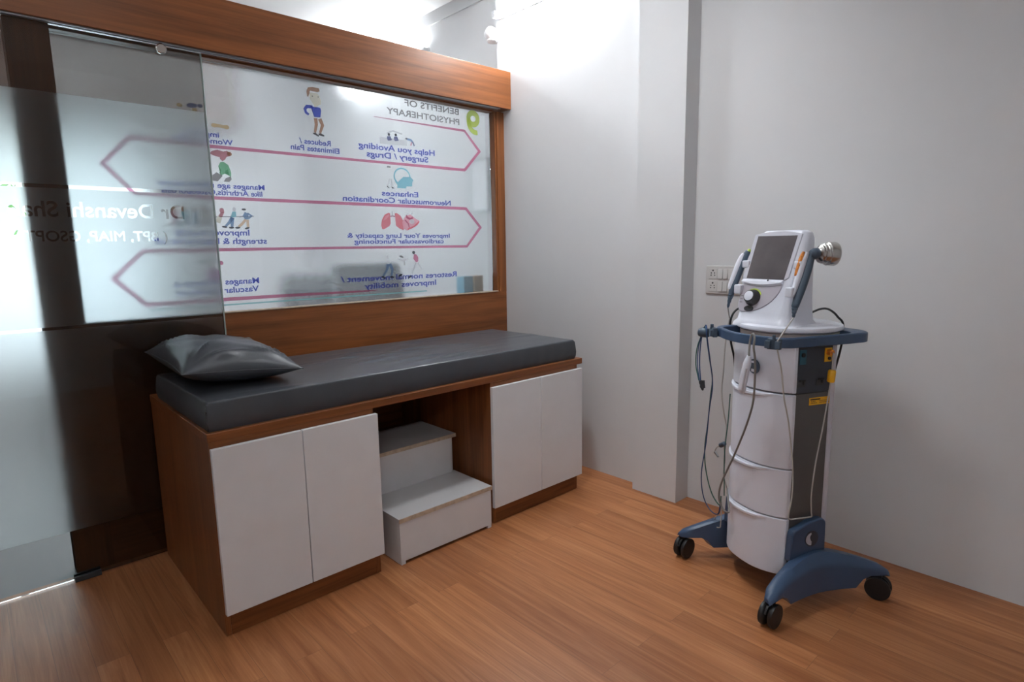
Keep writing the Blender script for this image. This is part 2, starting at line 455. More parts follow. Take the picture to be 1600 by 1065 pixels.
poster = thing('window_poster', 'mirror-reading benefits poster printed on the frosted window above the couch', 'poster', (0, 0, 0))
def para(lines, m, name='caption', label=None, y=PY, bold=.022):
    b = nb()
    for body, xr, xl, z, cap in lines: lay_text(b, body, xr, xl, z, cap, y, bold)
    return tag(obj(name, b, M[m], poster), label)
para([('BENEFITS OF', -.323, -.706, 2.112, .034), ('PHYSIOTHERAPY', -.321, -.824, 2.054, .034)], 'igrey', 'heading', 'grey heading in capitals', bold=.018)
f = Flat()
def arc(cx, cz, rx, rz, a0, a1, n=18): return [(cx+rx*math.cos(math.radians(a0+(a1-a0)*k/n)), cz+rz*math.sin(math.radians(a0+(a1-a0)*k/n))) for k in range(n+1)]
f.stroke(arc(-.213, 2.104, .036, .034, 0, 360, 28)[:-1] + [(-.177, 2.104), (-.177, 2.1045)], .032, 'ilime')
f.stroke(arc(-.192, 2.090, .058, .066, 172, 282, 14), [.030]*14+[.026], 'ilime')
f.done('numeral', poster, 'lime green figure nine')
CP = .031
para([('Helps you Avoiding', -.511, -1.006, 1.8565, CP), ('Surgery / Drugs', -.559, -.96, 1.815, CP)], 'iblue')
para([('Reduces /', -1.164, -1.331, 1.846, .026), ('Eliminates Pain', -1.118, -1.377, 1.8125, .026)], 'iblue')
para([('Enhances', -.638, -.879, 1.613, .029), ('Neuromuscular Coordination', -.405, -1.115, 1.575, .029)], 'iblue')
para([('Improves Your Lung capacity &', -.42, -1.104, 1.3825, .025), ('cardiovascular Functioning', -.466, -1.062, 1.350, .025)], 'iblue')
para([('Restores normal movement /', -.376, -1.153, 1.1465, .031), ('Improves mobility', -.533, -1.014, 1.103, .031)], 'iblue')
para([('improves', -1.707, -1.86, 1.8305, .023), ('Women health', -1.649, -1.90, 1.8015, .023)], 'iblue')
para([('Manages age related issues', -1.52, -1.98, 1.607, .024), ('like Arthritis,Osteoporosis', -1.533, -1.964, 1.5755, .024)], 'iblue')
para([('Improves muscle', -1.608, -1.93, 1.3925, .027), ('strength & balance for all', -1.529, -2.01, 1.3535, .027)], 'iblue')
para([('Manages Diabetes &', -1.581, -1.96, 1.1655, .027), ('Vascular conditions', -1.585, -1.95, 1.1265, .027)], 'iblue')
f = Flat()
f.stroke([(-.906,2.027),(-.6,2.026),(-.283,2.025),(-.168,1.914),(-.289,1.7925),(-1.05,1.790),(-1.757,1.788),(-2.065,1.788),(-2.168,1.677),(-2.066,1.565),(-1.75,1.561),(-.33,1.5605),(-.288,1.5605),(-.175,1.447),(-.288,1.329),(-1.189,1.329),(-2.06,1.325),(-2.176,1.212),(-2.069,1.096),(-1.51,1.096),(-1.0,1.092),(-.93,1.092)],
         [.003,.008,.014,.017,.017,.013,.015,.015,.017,.015,.015,.017,.017,.018,.015,.013,.016,.018,.018,.016,.010,.002], 'ipink')
f.done('border_line', poster, 'pink zigzag border line')
f = Flat(); f.stroke([(-2.06,1.070),(-1.2,1.070),(-.61,1.069),(-.602,1.069)], .0075, 'iteal'); f.done('underline', poster, 'thin teal line')
# boy holding his back
f = Flat()
f.poly([(-1.262,2.095),(-1.222,2.098),(-1.210,2.085),(-1.203,2.06),(-1.205,2.045),(-1.225,2.035),(-1.245,2.04),(-1.262,2.065)], 'iskin')
f.poly([(-1.244,2.045),(-1.228,2.045),(-1.230,2.025),(-1.240,2.025)], 'iskin')
f.poly([(-1.275,2.075),(-1.277,2.10),(-1.268,2.118),(-1.245,2.124),(-1.210,2.122),(-1.207,2.108),(-1.22,2.102),(-1.258,2.104),(-1.264,2.085),(-1.270,2.072)], 'ibrown')
f.ell(-1.248,2.079,.0035,.0035,'igrey'); f.ell(-1.217,2.080,.0035,.0035,'igrey')
f.poly([(-1.262,2.034),(-1.242,2.028),(-1.232,2.022),(-1.222,2.030),(-1.209,2.028),(-1.206,2.015),(-1.212,1.982),(-1.245,1.98),(-1.25,1.995),(-1.252,2.015)], 'iblue')
f.stroke([(-1.25,2.027),(-1.28,2.026),(-1.291,2.012),(-1.287,1.997),(-1.272,1.988)], [.016,.015,.014,.013,.012], 'iblue')
f.stroke([(-1.238,1.975),(-1.236,1.945),(-1.246,1.905)], [.02,.017,.012], 'ibrown')
f.stroke([(-1.216,1.975),(-1.203,1.945),(-1.219,1.905)], [.02,.017,.012], 'ibrown')
f.poly([(-1.252,1.904),(-1.258,1.898),(-1.228,1.886),(-1.225,1.892),(-1.242,1.904)], 'idark')
f.poly([(-1.226,1.904),(-1.228,1.894),(-1.198,1.890),(-1.196,1.896),(-1.212,1.904)], 'idark')
f.done('illustration', poster, 'figure in blue jumper holding his lower back')
# operating room
f = Flat()
f.poly([(-.875,1.925),(-.70,1.925),(-.70,1.895),(-.875,1.89)], 'ipale'); f.stroke([(-.83,1.95),(-.79,1.966),(-.73,1.955)], .008, 'ipale')
for x, z in ((-.816,1.944),(-.772,1.946)):
    f.ell(x, z, .008, .008, 'idark'); f.poly([(x-.011,z-.01),(x+.009,z-.008),(x+.018,z-.028),(x+.006,z-.032),(x-.008,z-.034),(x-.014,z-.022)], 'inavy')
f.ell(-.703,1.933,.007,.006,'idark'); f.stroke([(-.697,1.932),(-.672,1.928),(-.660,1.915)], .012, 'isteel')
f.stroke([(-.668,1.918),(-.676,1.898)], .008, 'ilip'); f.stroke([(-.660,1.918),(-.652,1.898)], .008, 'inavy')
f.done('illustration', poster, 'small figures around an operating table')
# head and walking legs
f = Flat()
f.stroke(arc(-.742,1.722,.052,.046,-10,215,18), .009, 'iturq')
f.stroke([(-.786,1.698),(-.772,1.68)], .012, 'iturq')
f.poly([(-.735,1.722),(-.685,1.724),(-.672,1.712),(-.666,1.705),(-.677,1.698),(-.678,1.672),(-.716,1.670),(-.722,1.658),(-.778,1.658),(-.774,1.688),(-.764,1.698),(-.75,1.694),(-.742,1.708)], 'iturq')
f.stroke([(-.838,1.770),(-.815,1.770)], .009, 'igrey')
f.stroke([(-.825,1.706),(-.832,1.685),(-.842,1.664)], .009, 'ipale'); f.stroke([(-.815,1.706),(-.812,1.68),(-.813,1.662)], .009, 'ipale')
f.poly([(-.846,1.664),(-.84,1.666),(-.826,1.655),(-.832,1.653)], 'idark'); f.poly([(-.816,1.663),(-.810,1.663),(-.795,1.655),(-.81,1.653)], 'idark')
f.done('illustration', poster, 'turquoise head in profile beside walking legs')
# lungs and heart
f = Flat()
f.poly([(-.832,1.517),(-.842,1.52),(-.868,1.508),(-.886,1.48),(-.892,1.45),(-.886,1.428),(-.872,1.43),(-.84,1.446),(-.831,1.46)], 'ired')
f.poly([(-.838,1.512),(-.862,1.502),(-.880,1.474),(-.86,1.482),(-.842,1.5)], 'ilip')
f.poly([(-.802,1.518),(-.788,1.52),(-.764,1.505),(-.746,1.476),(-.74,1.44),(-.75,1.424),(-.775,1.434),(-.797,1.45)], 'ired')
f.stroke([(-.832,1.500),(-.818,1.503),(-.802,1.500)], .006, 'ipink'); f.stroke([(-.817,1.503),(-.817,1.53)], .006, 'ipale')
f.poly([(-.755,1.470),(-.735,1.500),(-.70,1.515),(-.66,1.49),(-.634,1.478),(-.65,1.455),(-.69,1.435),(-.725,1.423),(-.748,1.432)], 'ilip')
f.stroke([(-.726,1.51),(-.72,1.496),(-.70,1.488),(-.68,1.498)], .011, 'ipink'); f.stroke([(-.735,1.482),(-.715,1.462),(-.708,1.44)], .008, 'ipink')
f.stroke([(-.64,1.474),(-.672,1.448),(-.72,1.43)], .009, 'ired'); f.stroke([(-.69,1.512),(-.684,1.526)], .008, 'ipale'); f.stroke([(-.712,1.512),(-.718,1.525)], .008, 'ipale'); f.ell(-.69,1.474,.018,.014,'ipale')
f.done('illustration', poster, 'red lungs beside a pink heart')
# exercising people
f = Flat()
f.ell(-.686,1.297,.010,.010,'idark'); f.poly([(-.684,1.288),(-.668,1.286),(-.655,1.27),(-.656,1.245),(-.672,1.240),(-.682,1.252),(-.690,1.262)], 'ipink')
f.stroke([(-.672,1.238),(-.688,1.205),(-.705,1.176)], .010, 'ipale'); f.stroke([(-.660,1.238),(-.63,1.195)], .010, 'ipale')
f.stroke([(-.79,1.262),(-.752,1.250),(-.728,1.266)], .008, 'ipale'); f.stroke([(-.752,1.262),(-.752,1.225)], .012, 'ipale'); f.ell(-.77,1.275,.014,.006,'igrey',-.3)
f.stroke([(-.864,1.284),(-.858,1.25)], .012, 'ipale'); f.stroke([(-.862,1.236),(-.868,1.205),(-.896,1.168)], [.02,.014,.010], 'isteel'); f.stroke([(-.850,1.236),(-.833,1.205),(-.842,1.168)], [.02,.014,.010], 'isteel')
for x, z, r in ((-.893,1.162,-.5),(-.838,1.162,-.15),(-.782,1.170,.4),(-.718,1.158,.4)): f.ell(x, z, .014, .0055, 'idark', r)
f.done('illustration', poster, 'figures stretching in an exercise class')
# bone and figure (women)
f = Flat(); f.stroke([(-1.722,1.883),(-1.675,1.880)], .014, 'itan'); f.ell(-1.725,1.882,.012,.009,'itan'); f.ell(-1.672,1.880,.012,.010,'itan')
f.done('illustration', poster, 'small tan bone'); f = Flat(); f.ell(-1.81,1.955,.022,.010,'inavy',.1); f.ell(-1.776,1.958,.010,.009,'inavy'); f.ell(-1.86,1.950,.012,.008,'itan'); f.stroke([(-1.80,1.945),(-1.80,1.90)], .02, 'itan')
f.done('illustration', poster, 'dark haired figure')
# woman in green
f = Flat()
f.poly([(-1.755,1.756),(-1.745,1.768),(-1.72,1.776),(-1.695,1.770),(-1.68,1.775),(-1.664,1.766),(-1.666,1.752),(-1.682,1.748),(-1.690,1.735),(-1.702,1.727),(-1.712,1.736),(-1.712,1.744),(-1.728,1.746)], 'ihead')
f.ell(-1.669,1.762,.011,.009,'ibrown')
f.poly([(-1.712,1.722),(-1.697,1.724),(-1.678,1.712),(-1.668,1.68),(-1.670,1.656),(-1.678,1.664),(-1.680,1.692),(-1.692,1.688),(-1.696,1.672),(-1.714,1.662),(-1.720,1.675),(-1.712,1.69),(-1.722,1.704)], 'igreen')
f.poly([(-1.758,1.638),(-1.75,1.662),(-1.732,1.676),(-1.706,1.662),(-1.722,1.648),(-1.730,1.636)], 'igrey')
f.poly([(-1.704,1.636),(-1.694,1.652),(-1.672,1.662),(-1.668,1.648),(-1.68,1.636)], 'igrey')
f.done('illustration', poster, 'woman in green bending over her knee')
# tug of war
f = Flat()
f.stroke([(-1.92,1.470),(-1.58,1.482)], .003, 'igrey')
f.ell(-1.625,1.513,.010,.005,'idark'); f.poly([(-1.622,1.502),(-1.606,1.494),(-1.606,1.468),(-1.625,1.466),(-1.63,1.482),(-1.648,1.476),(-1.650,1.472),(-1.632,1.484)], 'isteel'); f.stroke([(-1.61,1.496),(-1.592,1.484),(-1.606,1.472)], .008, 'isteel')
f.stroke([(-1.62,1.466),(-1.638,1.446),(-1.655,1.432)], .012, 'ipeach'); f.stroke([(-1.612,1.466),(-1.612,1.432)], .012, 'ipeach')
f.ell(-1.669,1.512,.008,.010,'ipale'); f.poly([(-1.678,1.502),(-1.662,1.502),(-1.662,1.478),(-1.688,1.474)], 'iturq')
f.stroke([(-1.680,1.474),(-1.695,1.452),(-1.713,1.434)], [.018,.013,.010], 'isteel'); f.stroke([(-1.680,1.474),(-1.685,1.432)], [.018,.012], 'isteel')
f.ell(-1.724,1.505,.010,.012,'ihead'); f.poly([(-1.730,1.496),(-1.712,1.50),(-1.726,1.474),(-1.742,1.478)], 'ihead'); f.stroke([(-1.735,1.476),(-1.746,1.450)], .022, 'iskin')
for k, c in enumerate(('itan','isteel','iturq','ihead')):
    x = -1.80-.042*k; f.ell(x, 1.506, .010, .011, 'ibrown'); f.poly([(x-.012,1.496),(x+.012,1.496),(x+.016,1.466),(x-.004,1.466)], c); f.stroke([(x+.006,1.466),(x+.012,1.432)], .011, 'inavy'); f.stroke([(x+.002,1.466),(x-.02,1.432)], .011, c)
for x, z, r in ((-1.718,1.431,-.1),(-1.688,1.428,0),(-1.66,1.428,.05),(-1.617,1.426,.3)): f.ell(x, z, .012, .0045, 'idark', r)
f.done('illustration', poster, 'people pulling a tug of war rope')
f = Flat(); f.ell(-1.747,1.266,.009,.010,'ipink',.7); f.ell(-1.786,1.213,.035,.028,'ililac'); f.ell(-1.83,1.272,.012,.012,'igrey'); f.stroke([(-1.80,1.27),(-1.79,1.25)], .014, 'itan')
f.done('illustration', poster, 'pink drop over a lilac blob')

# ================================================================== SLIDING GLASS DOOR
DX0, DX1, DY = -2.86, -1.786, -.050
door = tag(thing('door_1', 'frameless sliding glass door with frosted band and mirror-reading name, left', 'door', (0,0,0)), kind='structure')
obj('pane', bx(DX0, DX1, DY, DY+.008, .006, 2.155), M['pane'], door)
tag(obj('edge', bx(DX1, DX1+.006, DY-.001, DY+.009, .006, 2.155), M['gedge'], door, bev=.001), 'greenish polished glass edge')
# film with lettering cut out of it: a filled 2-D curve whose glyph outlines are holes
def stencil(name, x0, x1, z0, z1, lines, y, thick):
    cu = bpy.data.curves.new(name, 'CURVE'); cu.dimensions = '2D'; cu.fill_mode = 'FRONT'
    def spl(pts):
        s = cu.splines.new('POLY'); s.points.add(len(pts)-1)
        for p, q in zip(s.points, pts): p.co = (q[0], q[1], 0, 1)
        s.use_cyclic_u = True
    spl([(x0,z0),(x1,z0),(x1,z1),(x0,z1)])
    for body, xr, xl, z, cap in lines:
        t = nb(); lay_text(t, body, xr, xl, z, cap, 0, .016)
        bmesh.ops.remove_doubles(t, verts=t.verts[:], dist=1e-6)
        nxt = {}
        for e in t.edges:
            if len(e.link_faces) == 1:
                for a, c in ((e.verts[0], e.verts[1]), (e.verts[1], e.verts[0])): nxt.setdefault(a.index, []).append(c.index)
        t.verts.ensure_lookup_table(); t.verts.index_update()
        seen = set()
        for s in list(nxt):
            if s in seen: continue
            loop = [s]; seen.add(s); cur = s
            while True:
                c = [k for k in nxt[cur] if k not in seen]
                if not c: break
                cur = c[0]; seen.add(cur); loop.append(cur)
            if len(loop) > 2: spl([(t.verts[k].co.x, t.verts[k].co.z) for k in loop])
        t.free()
    tmp = bpy.data.objects.new(name, cu); COL.objects.link(tmp)
    dg = bpy.context.evaluated_depsgraph_get(); dg.update()
    me = bpy.data.meshes.new_from_object(tmp.evaluated_get(dg))
    b = nb(); b.from_mesh(me); bpy.data.objects.remove(tmp); bpy.data.curves.remove(cu); bpy.data.meshes.remove(me)
    bmesh.ops.remove_doubles(b, verts=b.verts[:], dist=1e-6)
    out = nb()          # two parallel skins, normals outwards: a thin slab
    for yy, sg in ((y, -1), (y+thick, 1)):
        vm = {v: out.verts.new((v.co.x, yy, v.co.y)) for v in b.verts}
        for f in b.faces:
            vs = [vm[v] for v in f.verts]
            fa = out.faces.new(vs); fa.normal_update()
            if fa.normal.y*sg < 0: fa.normal_flip()
            fa.material_index = 0 if sg < 0 else 1
    b.free(); b = out
    return b
FY, FT = DY+.0085, .002
def film(z0, z1, lines=()):
    tag(obj('frosted_film', stencil('film', DX0+.002, DX1-.002, z0, z1, lines, FY, FT), [M['filmd'], M['filmd2']], door, recalc=False), 'white frosted film band' + (' with cut-out lettering' if lines else ''))
film(.210, 1.0265); film(1.0385, 1.5645, [('Dr Devanshi Shah', -1.905, -2.49, 1.459, .058), ('( BPT, MIAP, GSOPT )', -1.978, -2.484, 1.366, .040)]); film(1.5785, 1.914)
# roller fitting, track, floor guide
fit = nb(); lathe(fit, [(.006,0),(.017,.001),(.020,.006),(.020,.016),(.016,.020),(0,.020)], (-1.936, DY-.001, 2.138), (0,-1,0), 24)
obj('roller_fitting', fit, M['chrome'], door, smooth=True)
obj('roller_hanger', bx(-1.941,-1.931,DY-.014,DY-.002,2.150,2.1604), M['black'], door)
track = nb(); box(track, -4.0, -.08, -.060, -.056, 2.1605, 2.1663); box(track, -4.0, -.08, -.04, -.036, 2.1605, 2.1663); box(track, -4.0, -.08, -.056, -.04, 2.1645, 2.1663)
tag(obj('sliding_track', track, M['steel']), 'slim metal door track fixed under the walnut header beam', 'track')
gd = thing('floor_guide', 'small black metal guide clip under the sliding glass door', 'guide', (-2.40,-.045,0))
g = nb(); box(g, -.045, .045, -.022, -.0075, 0, .022); box(g, -.045, .045, .0075, .022, 0, .022); box(g, -.045, .045, -.022, .022, 0, .004)
obj('clip', g, M['dark'], gd, bev=.001)

# ================================================================== EXAMINATION COUCH
XL, XR, YF, YB = -2.1131, -.2831, -.8604, -.072
couch = thing('examination_couch', 'walnut couch cabinet with white doors standing along the partition', 'couch', (0,0,0))
XO1, XO2 = -1.5067, -.8914
def panel(name, a, m, bev=.0015, label=None): return tag(obj(name, bx(*a), M[m], couch, bev=bev), label)
tag(obj('top_slab', box(nb(), XL-.002, -.242, YF-.002, YB, .694, .7243), M['woodx'], couch, bev=.002), 'walnut bed board')
for x in (XL, XO1-.018, XO2, XR-.018): panel('side_panel', (x, x+.018, YF, YB, 0, .694), 'woodz')
panel('back_panel', (XL+.018, XR-.018, YB-.012, YB, 0, .694), 'woodx')
for x0, x1 in ((XL+.018, XO1-.018), (XO2+.018, XR-.018)):
    panel('plinth', (x0, x1, YF, YF+.018, 0, .10), 'woodx'); panel('top_rail', (x0, x1, YF, YF+.018, .655, .694), 'woodx')
    panel('base_shelf', (x0, x1, YF+.018, YB-.012, .082, .10), 'woodx')
for x0, x1 in ((XL+.002, -1.8055), (-1.8025, -1.4975), (-.8965, -.5775), (-.5745, -.263)):
    tag(obj('door', bx(x0, x1, YF-.020, YF-.002, .0827, .6743), M['white'], couch, bev=.0015), 'white laminate cupboard door')

# ---- mattress
mat = thing('mattress', 'long dark grey leatherette mattress on the couch cabinet', 'mattress', (-1.19, -.505, .7243))
def cushion_box(hx, hy, h, r, nx=150, ny=64):
    """box with rounded upper edges and a slightly wrinkled, padded top"""
    b = nb(); top = {}
    def prof(u, hw, rr):   # distance to border drives the roll-over
        return 1-max(0, (abs(u)*hw-(hw-rr))/rr)
    def axis_pts(hw, n):
        e = [1-r/hw*k for k in (0,.12,.3,.55,1)]; m = e[-1]
        return [-x for x in e] + [-m+2*m*i/n for i in range(1, n)] + e[::-1]
    us = axis_pts(hx, nx); vs = axis_pts(hy, ny); nx, ny = len(us)-1, len(vs)-1
    rng = random.Random(3)
    wr = [(rng.uniform(-.85,.95), rng.uniform(-.9,.9), rng.uniform(.05,.16), rng.uniform(-.35,.35), rng.uniform(.0015,.004)) for _ in range(14)]
    wr += [(rng.uniform(-.25,.35), rng.uniform(-.75,.8), rng.uniform(.06,.2), rng.uniform(-.25,.25), rng.uniform(.003,.006)) for _ in range(16)]
    for i, u in enumerate(us):
        for j, v in enumerate(vs):
            uu, vv = u, v
            x, y = uu*hx, vv*hy
            dx = max(0, abs(x)-(hx-r)); dy = max(0, abs(y)-(hy-r)); d = min(1, math.hypot(dx, dy)/r)
            z = h - r + r*math.sqrt(max(0, 1-d*d)) + .004*(1-uu*uu)*(1-vv*vv)
            for cx, cy, l, a, am in wr:
                ex, ey = (uu-cx)*hx, (vv-cy)*hy
                px = ex*math.cos(a)+ey*math.sin(a); py = -ex*math.sin(a)+ey*math.cos(a)
                z += am*math.exp(-(px/l)**2 - (py/.019)**2)*(1-d)
            top[i, j] = b.verts.new((x, y, z))
    for i in range(nx):
        for j in range(ny): b.faces.new((top[i,j], top[i+1,j], top[i+1,j+1], top[i,j+1]))
    rim = [top[i,0] for i in range(nx+1)] + [top[nx,j] for j in range(1,ny+1)] + [top[i,ny] for i in range(nx-1,-1,-1)] + [top[0,j] for j in range(ny-1,0,-1)]
    prev = rim
    for k, (f, bul) in enumerate(((.7,.004),(.4,.006),(.15,.004),(0,0))):
        ring = []
        for t in rim:
            c = t.co; nrm = V((c.x/hx, c.y/hy)); m = max(abs(nrm.x), abs(nrm.y))
            ox = bul*(1 if nrm.x > .999 else -1 if nrm.x < -.999 else 0); oy = bul*(1 if nrm.y > .999 else -1 if nrm.y < -.999 else 0)
            w = .0018*math.sin(c.x*61+k)*math.sin(c.x*23+1.7)*(1 if abs(nrm.y) > .999 else 0)*(1 if 0 < f < 1 else 0)
            ring.append(b.verts.new((c.x+ox, c.y+oy+w, (h-r)*f)))
        n = len(rim)
        for q in range(n): b.faces.new((prev[q], prev[(q+1)%n], ring[(q+1)%n], ring[q]))
        prev = ring
    b.faces.new(prev)
    return b
obj('cover', cushion_box(.912, .335, .101, .009), M['leather'], mat, smooth=True, angle=60)
z_ = nb(); tube(z_, [(-.913,-.336,.004),(-.915,-.338,.03),(-.914,-.337,.07)], .003, 6); obj('zip', z_, M['zip'], mat)

# ---- pillow
pil = thing('pillow', 'plump dark grey leatherette pillow at the left head end of the mattress', 'pillow', (-1.925, -.425, .833), math.radians(-2))
def pillow_mesh(hx, hy, T, n=44):
    b = nb(); rng = random.Random(11)
    wr = []
    for sx in (-1,1):
        for sy in (-1,1):
            for k in range(7): wr.append((sx, sy, rng.uniform(.15, 1.4), rng.uniform(.006,.014), rng.uniform(.25,.8)))
    grid = {}
    for side in (1,-1):
        for i in range(n+1):
            for j in range(n+1):
                u = math.sin((-1+2*i/n)*PI/2*.999); v = math.sin((-1+2*j/n)*PI/2*.999)
                bx_ = 1-.085*(1-abs(v)**1.6)*abs(u)**3; by_ = 1-.085*(1-abs(u)**1.6)*abs(v)**3
                x, y = u*hx*bx_, v*hy*by_
                t = max(0, (1-abs(u)**2.4))*max(0, (1-abs(v)**2.4))
                th = T*t**.52
                z = side*th*(1.02 if side > 0 else .74)
                if side > 0:
                    for sx, sy, a, am, w in wr:
                        du, dv = (1-u*sx), (1-v*sy); ang = math.atan2(dv, du); rr = math.hypot(du, dv)
                        z += am*math.exp(-((ang-a)/.055)**2)*math.exp(-((rr-w)/.3)**2)*min(1, t*4)
                    z += .004*math.sin(9*u+4*v+1)*math.cos(7*v-2*u)*t
                key = (i, j)
                if i in (0,n) or j in (0,n):
                    if side > 0: grid[1,i,j] = grid[-1,i,j] = b.verts.new((x, y, 0))
                else: grid[side,i,j] = b.verts.new((x, y, z))
    for side in (1,-1):
        for i in range(n):
            for j in range(n):
                f = [grid[side,i,j], grid[side,i+1,j], grid[side,i+1,j+1], grid[side,i,j+1]]
                b.faces.new(f if side > 0 else f[::-1])
    seam = [grid[1,i,0].co.copy() for i in range(n+1)] + [grid[1,n,j].co.copy() for j in range(1,n+1)] + [grid[1,i,n].co.copy() for i in range(n-1,-1,-1)] + [grid[1,0,j].co.copy() for j in range(n-1,0,-1)]
    return b, seam
pb, seam = pillow_mesh(.205, .325, .088)
pt = Matrix.Translation((0,0,.060)) @ Matrix.Rotation(math.radians(5), 4, 'Y') @ Matrix.Rotation(math.radians(0), 4, 'X')
bmesh.ops.transform(pb, matrix=pt, verts=pb.verts[:])
for v in pb.verts: v.co.z = max(v.co.z, .0006)
pc = obj('cover', pb, M['leather'], pil, smooth=True, angle=80)
sb = nb(); sp = [pt @ s for s in seam]; sp.append(sp[0]); tube(sb, sp, .0022, 6); obj('piping', sb, M['leather'], pc, smooth=True)

# ================================================================== STEP STOOL
st = thing('step_stool', 'white two-step wooden stool pushed under the couch', 'step stool', (0,0,0))
SX0, SX1 = -1.423, -.922
def sp_(name, a, m='stoolw', label=None, bev=.001): return tag(obj(name, bx(*a), M[m], st, bev=bev), label)
for x0, x1 in ((SX0, SX0+.018), (SX1-.018, SX1)):
    sp_('side_panel', (x0, x1, -.864, -.30, .0, .186)); sp_('upper_side_panel', (x0+.0, x1, -.588, -.30, .186, .384))
b = nb(); box(b, SX0, SX1, -.882, -.864, .014, .186); box(b, SX0+.001, SX0+.022, -.8815, -.8645, 0, .014); box(b, SX1-.022, SX1-.001, -.8815, -.8645, 0, .014)
tag(obj('front_riser', b, M['stoolw'], st, bev=.001), 'white front board with two small feet')
sp_('upper_riser', (SX0+.018, SX1-.018, -.604, -.588, .205, .384))
t1 = sp_('tread', (SX0-.003, SX1+.006, -.882, -.588, .1865, .205)); obj('edge_band', bx(SX0-.003, SX1+.006, -.8845, -.882, .1865, .205), M['edge'], t1)
t2 = sp_('tread', (SX0-.003, SX1+.010, -.606, -.30, .384, .402)); obj('edge_band', bx(SX0-.003, SX1+.010, -.6085, -.606, .384, .402), M['edge'], t2)

# ================================================================== SWITCH PLATE
sw = thing('switch_plate', 'white wall plate with two sockets and rocker switches behind the trolley', 'switch plate', (.0402, -1.511, 1.145), -PI/2)
# local: x along the wall towards the camera, -y out of the wall
b = nb(); box(b, -.093, .093, -.010, 0, -.068, .068); obj('plate', b, M['socket'], sw, bev=.004)
for zc in (.030, -.030):
    s = obj('socket', bx(-.076, -.032, -.0125, -.0095, zc-.026, zc+.026), M['socket'], sw, bev=.001)
    h = nb()
    for hx, hz, r in ((-.054,.015,.0042),(-.0625,.003,.003),(-.0455,.003,.003),(-.0635,-.008,.003),(-.0445,-.008,.003)): disc(h, (hx,-.0123,zc+hz), (0,-1,0), r, .0006, 14)
    obj('pin_holes', h, M['hole'], s)
    for xc in (-.015, .010, .036, .060):
        k = nb(); prism(k, [(-.0095,zc-.024),(-.0095,zc+.022),(-.0125,zc+.022),(-.0165,zc-.024)], xc-.0105, xc+.0105, 'x'); obj('rocker', k, M['socket'], sw, bev=.0008)

# ================================================================== LAMPS
def tube_light(label, y0, y1, x, z, mat, off):
    """wall batten running along y with a glowing tube; off = direction away from the wall"""
    t = thing('tube_light', label, 'tube light', (x, y0, z), 0, 'wall tube lights')
    L = y1-y0
    obj('batten', bx(min(0,off*.022), max(0,off*.022), 0, L, -.02, .02), M['lampw'], t, bev=.002)
    k = nb(); tube(k, [(off*.042,.03*(1 if L>0 else -1),-.004),(off*.042,L-.03*(1 if L>0 else -1),-.004)], .013, 16); obj('tube', k, M[mat], t, smooth=True)
    for yy in (0, L):
        s = 1 if (yy == 0) == (L > 0) else -1
        obj('end_cap', bx(min(off*.02,off*.058), max(off*.02,off*.058), min(yy, yy+s*.03), max(yy, yy+s*.03), -.022, .016), M['lampw'], t, bev=.002)
    return t
tube_light('lit white tube light high on the right wall above the couch', -.84, .03, -.0005, 2.735, 'tubea', -1)
tube_light('lit white tube light in the hall, its end just above the header beam', .93, 2.13, .1195, 2.775, 'tubeb', -1)
rt = tube_light('added fill tube light on the wall behind the camera, outside the view', 0, 1.15, 0, 0, 'rear_fill', -1)
rt.location = (-3.97, -4.2995, 2.55); rt.rotation_euler = (0, 0, -PI/2)
hp_ = thing('ceiling_panel', 'added square light panel brightening the hall, above the view', 'ceiling light', (-1.75, 1.1, CEIL), 0, 'square ceiling panels')
obj('frame', bx(-.31,.31,-.31,.31,-.02,-.0005), M['lampw'], hp_, bev=.002); obj('diffuser', bx(-.29,.29,-.29,.29,-.0225,-.0205), M['hall_fill'], hp_)
pl = thing('ceiling_panel', 'square ceiling light panel of the treatment room, above the view', 'ceiling light', (-2.05, -1.75, CEIL), 0, 'square ceiling panels')
obj('frame', bx(-.31,.31,-.31,.31,-.02,-.0005), M['lampw'], pl, bev=.002); obj('diffuser', bx(-.29,.29,-.29,.29,-.0225,-.0205), M['panel'], pl)
dn = thing('added_wash_lamp', 'added ceiling spot washing the right wall, above the view', 'ceiling light', (-1.35, -1.35, CEIL))
k = nb(); lathe(k, [(.075,-.0005),(.08,-.006),(.06,-.010),(.055,-.004)], (0,0,0), (0,0,1), 32); obj('trim_ring', k, M['lampw'], dn, smooth=True)
beam.parent = dn; beam.location = V(beam.location)-V(dn.location)
cam_ = thing('dome_camera', 'small white dome camera on the wall end above the header beam', 'camera', (-.012, .072, 2.640))
k = nb(); lathe(k, [(.036,0),(.040,.004),(.040,.014),(.030,.018)], (0,0,-.045), (0,0,1), 24); obj('bracket', k, M['lampw'], cam_, smooth=True)
k = nb(); lathe(k, [(.030,-.03),(.041,-.012),(.044,.004),(.038,.026),(.024,.042),(0,.046)], (-.008,.004,0), (-.5,.25,.45), 24); obj('dome', k, M['lampw'], cam_, smooth=True)
k = nb(); box(k, .0, .03, -.03, -.021, -.05, .03); obj('wall_arm', k, M['lampw'], cam_, bev=.002)
tag(obj('cable_trunking', bx(.108, .1199, .15, 3.1, 2.945, 2.962), M['wall']), 'slim painted trunking along the top of the hall wall above the header', 'trunking')

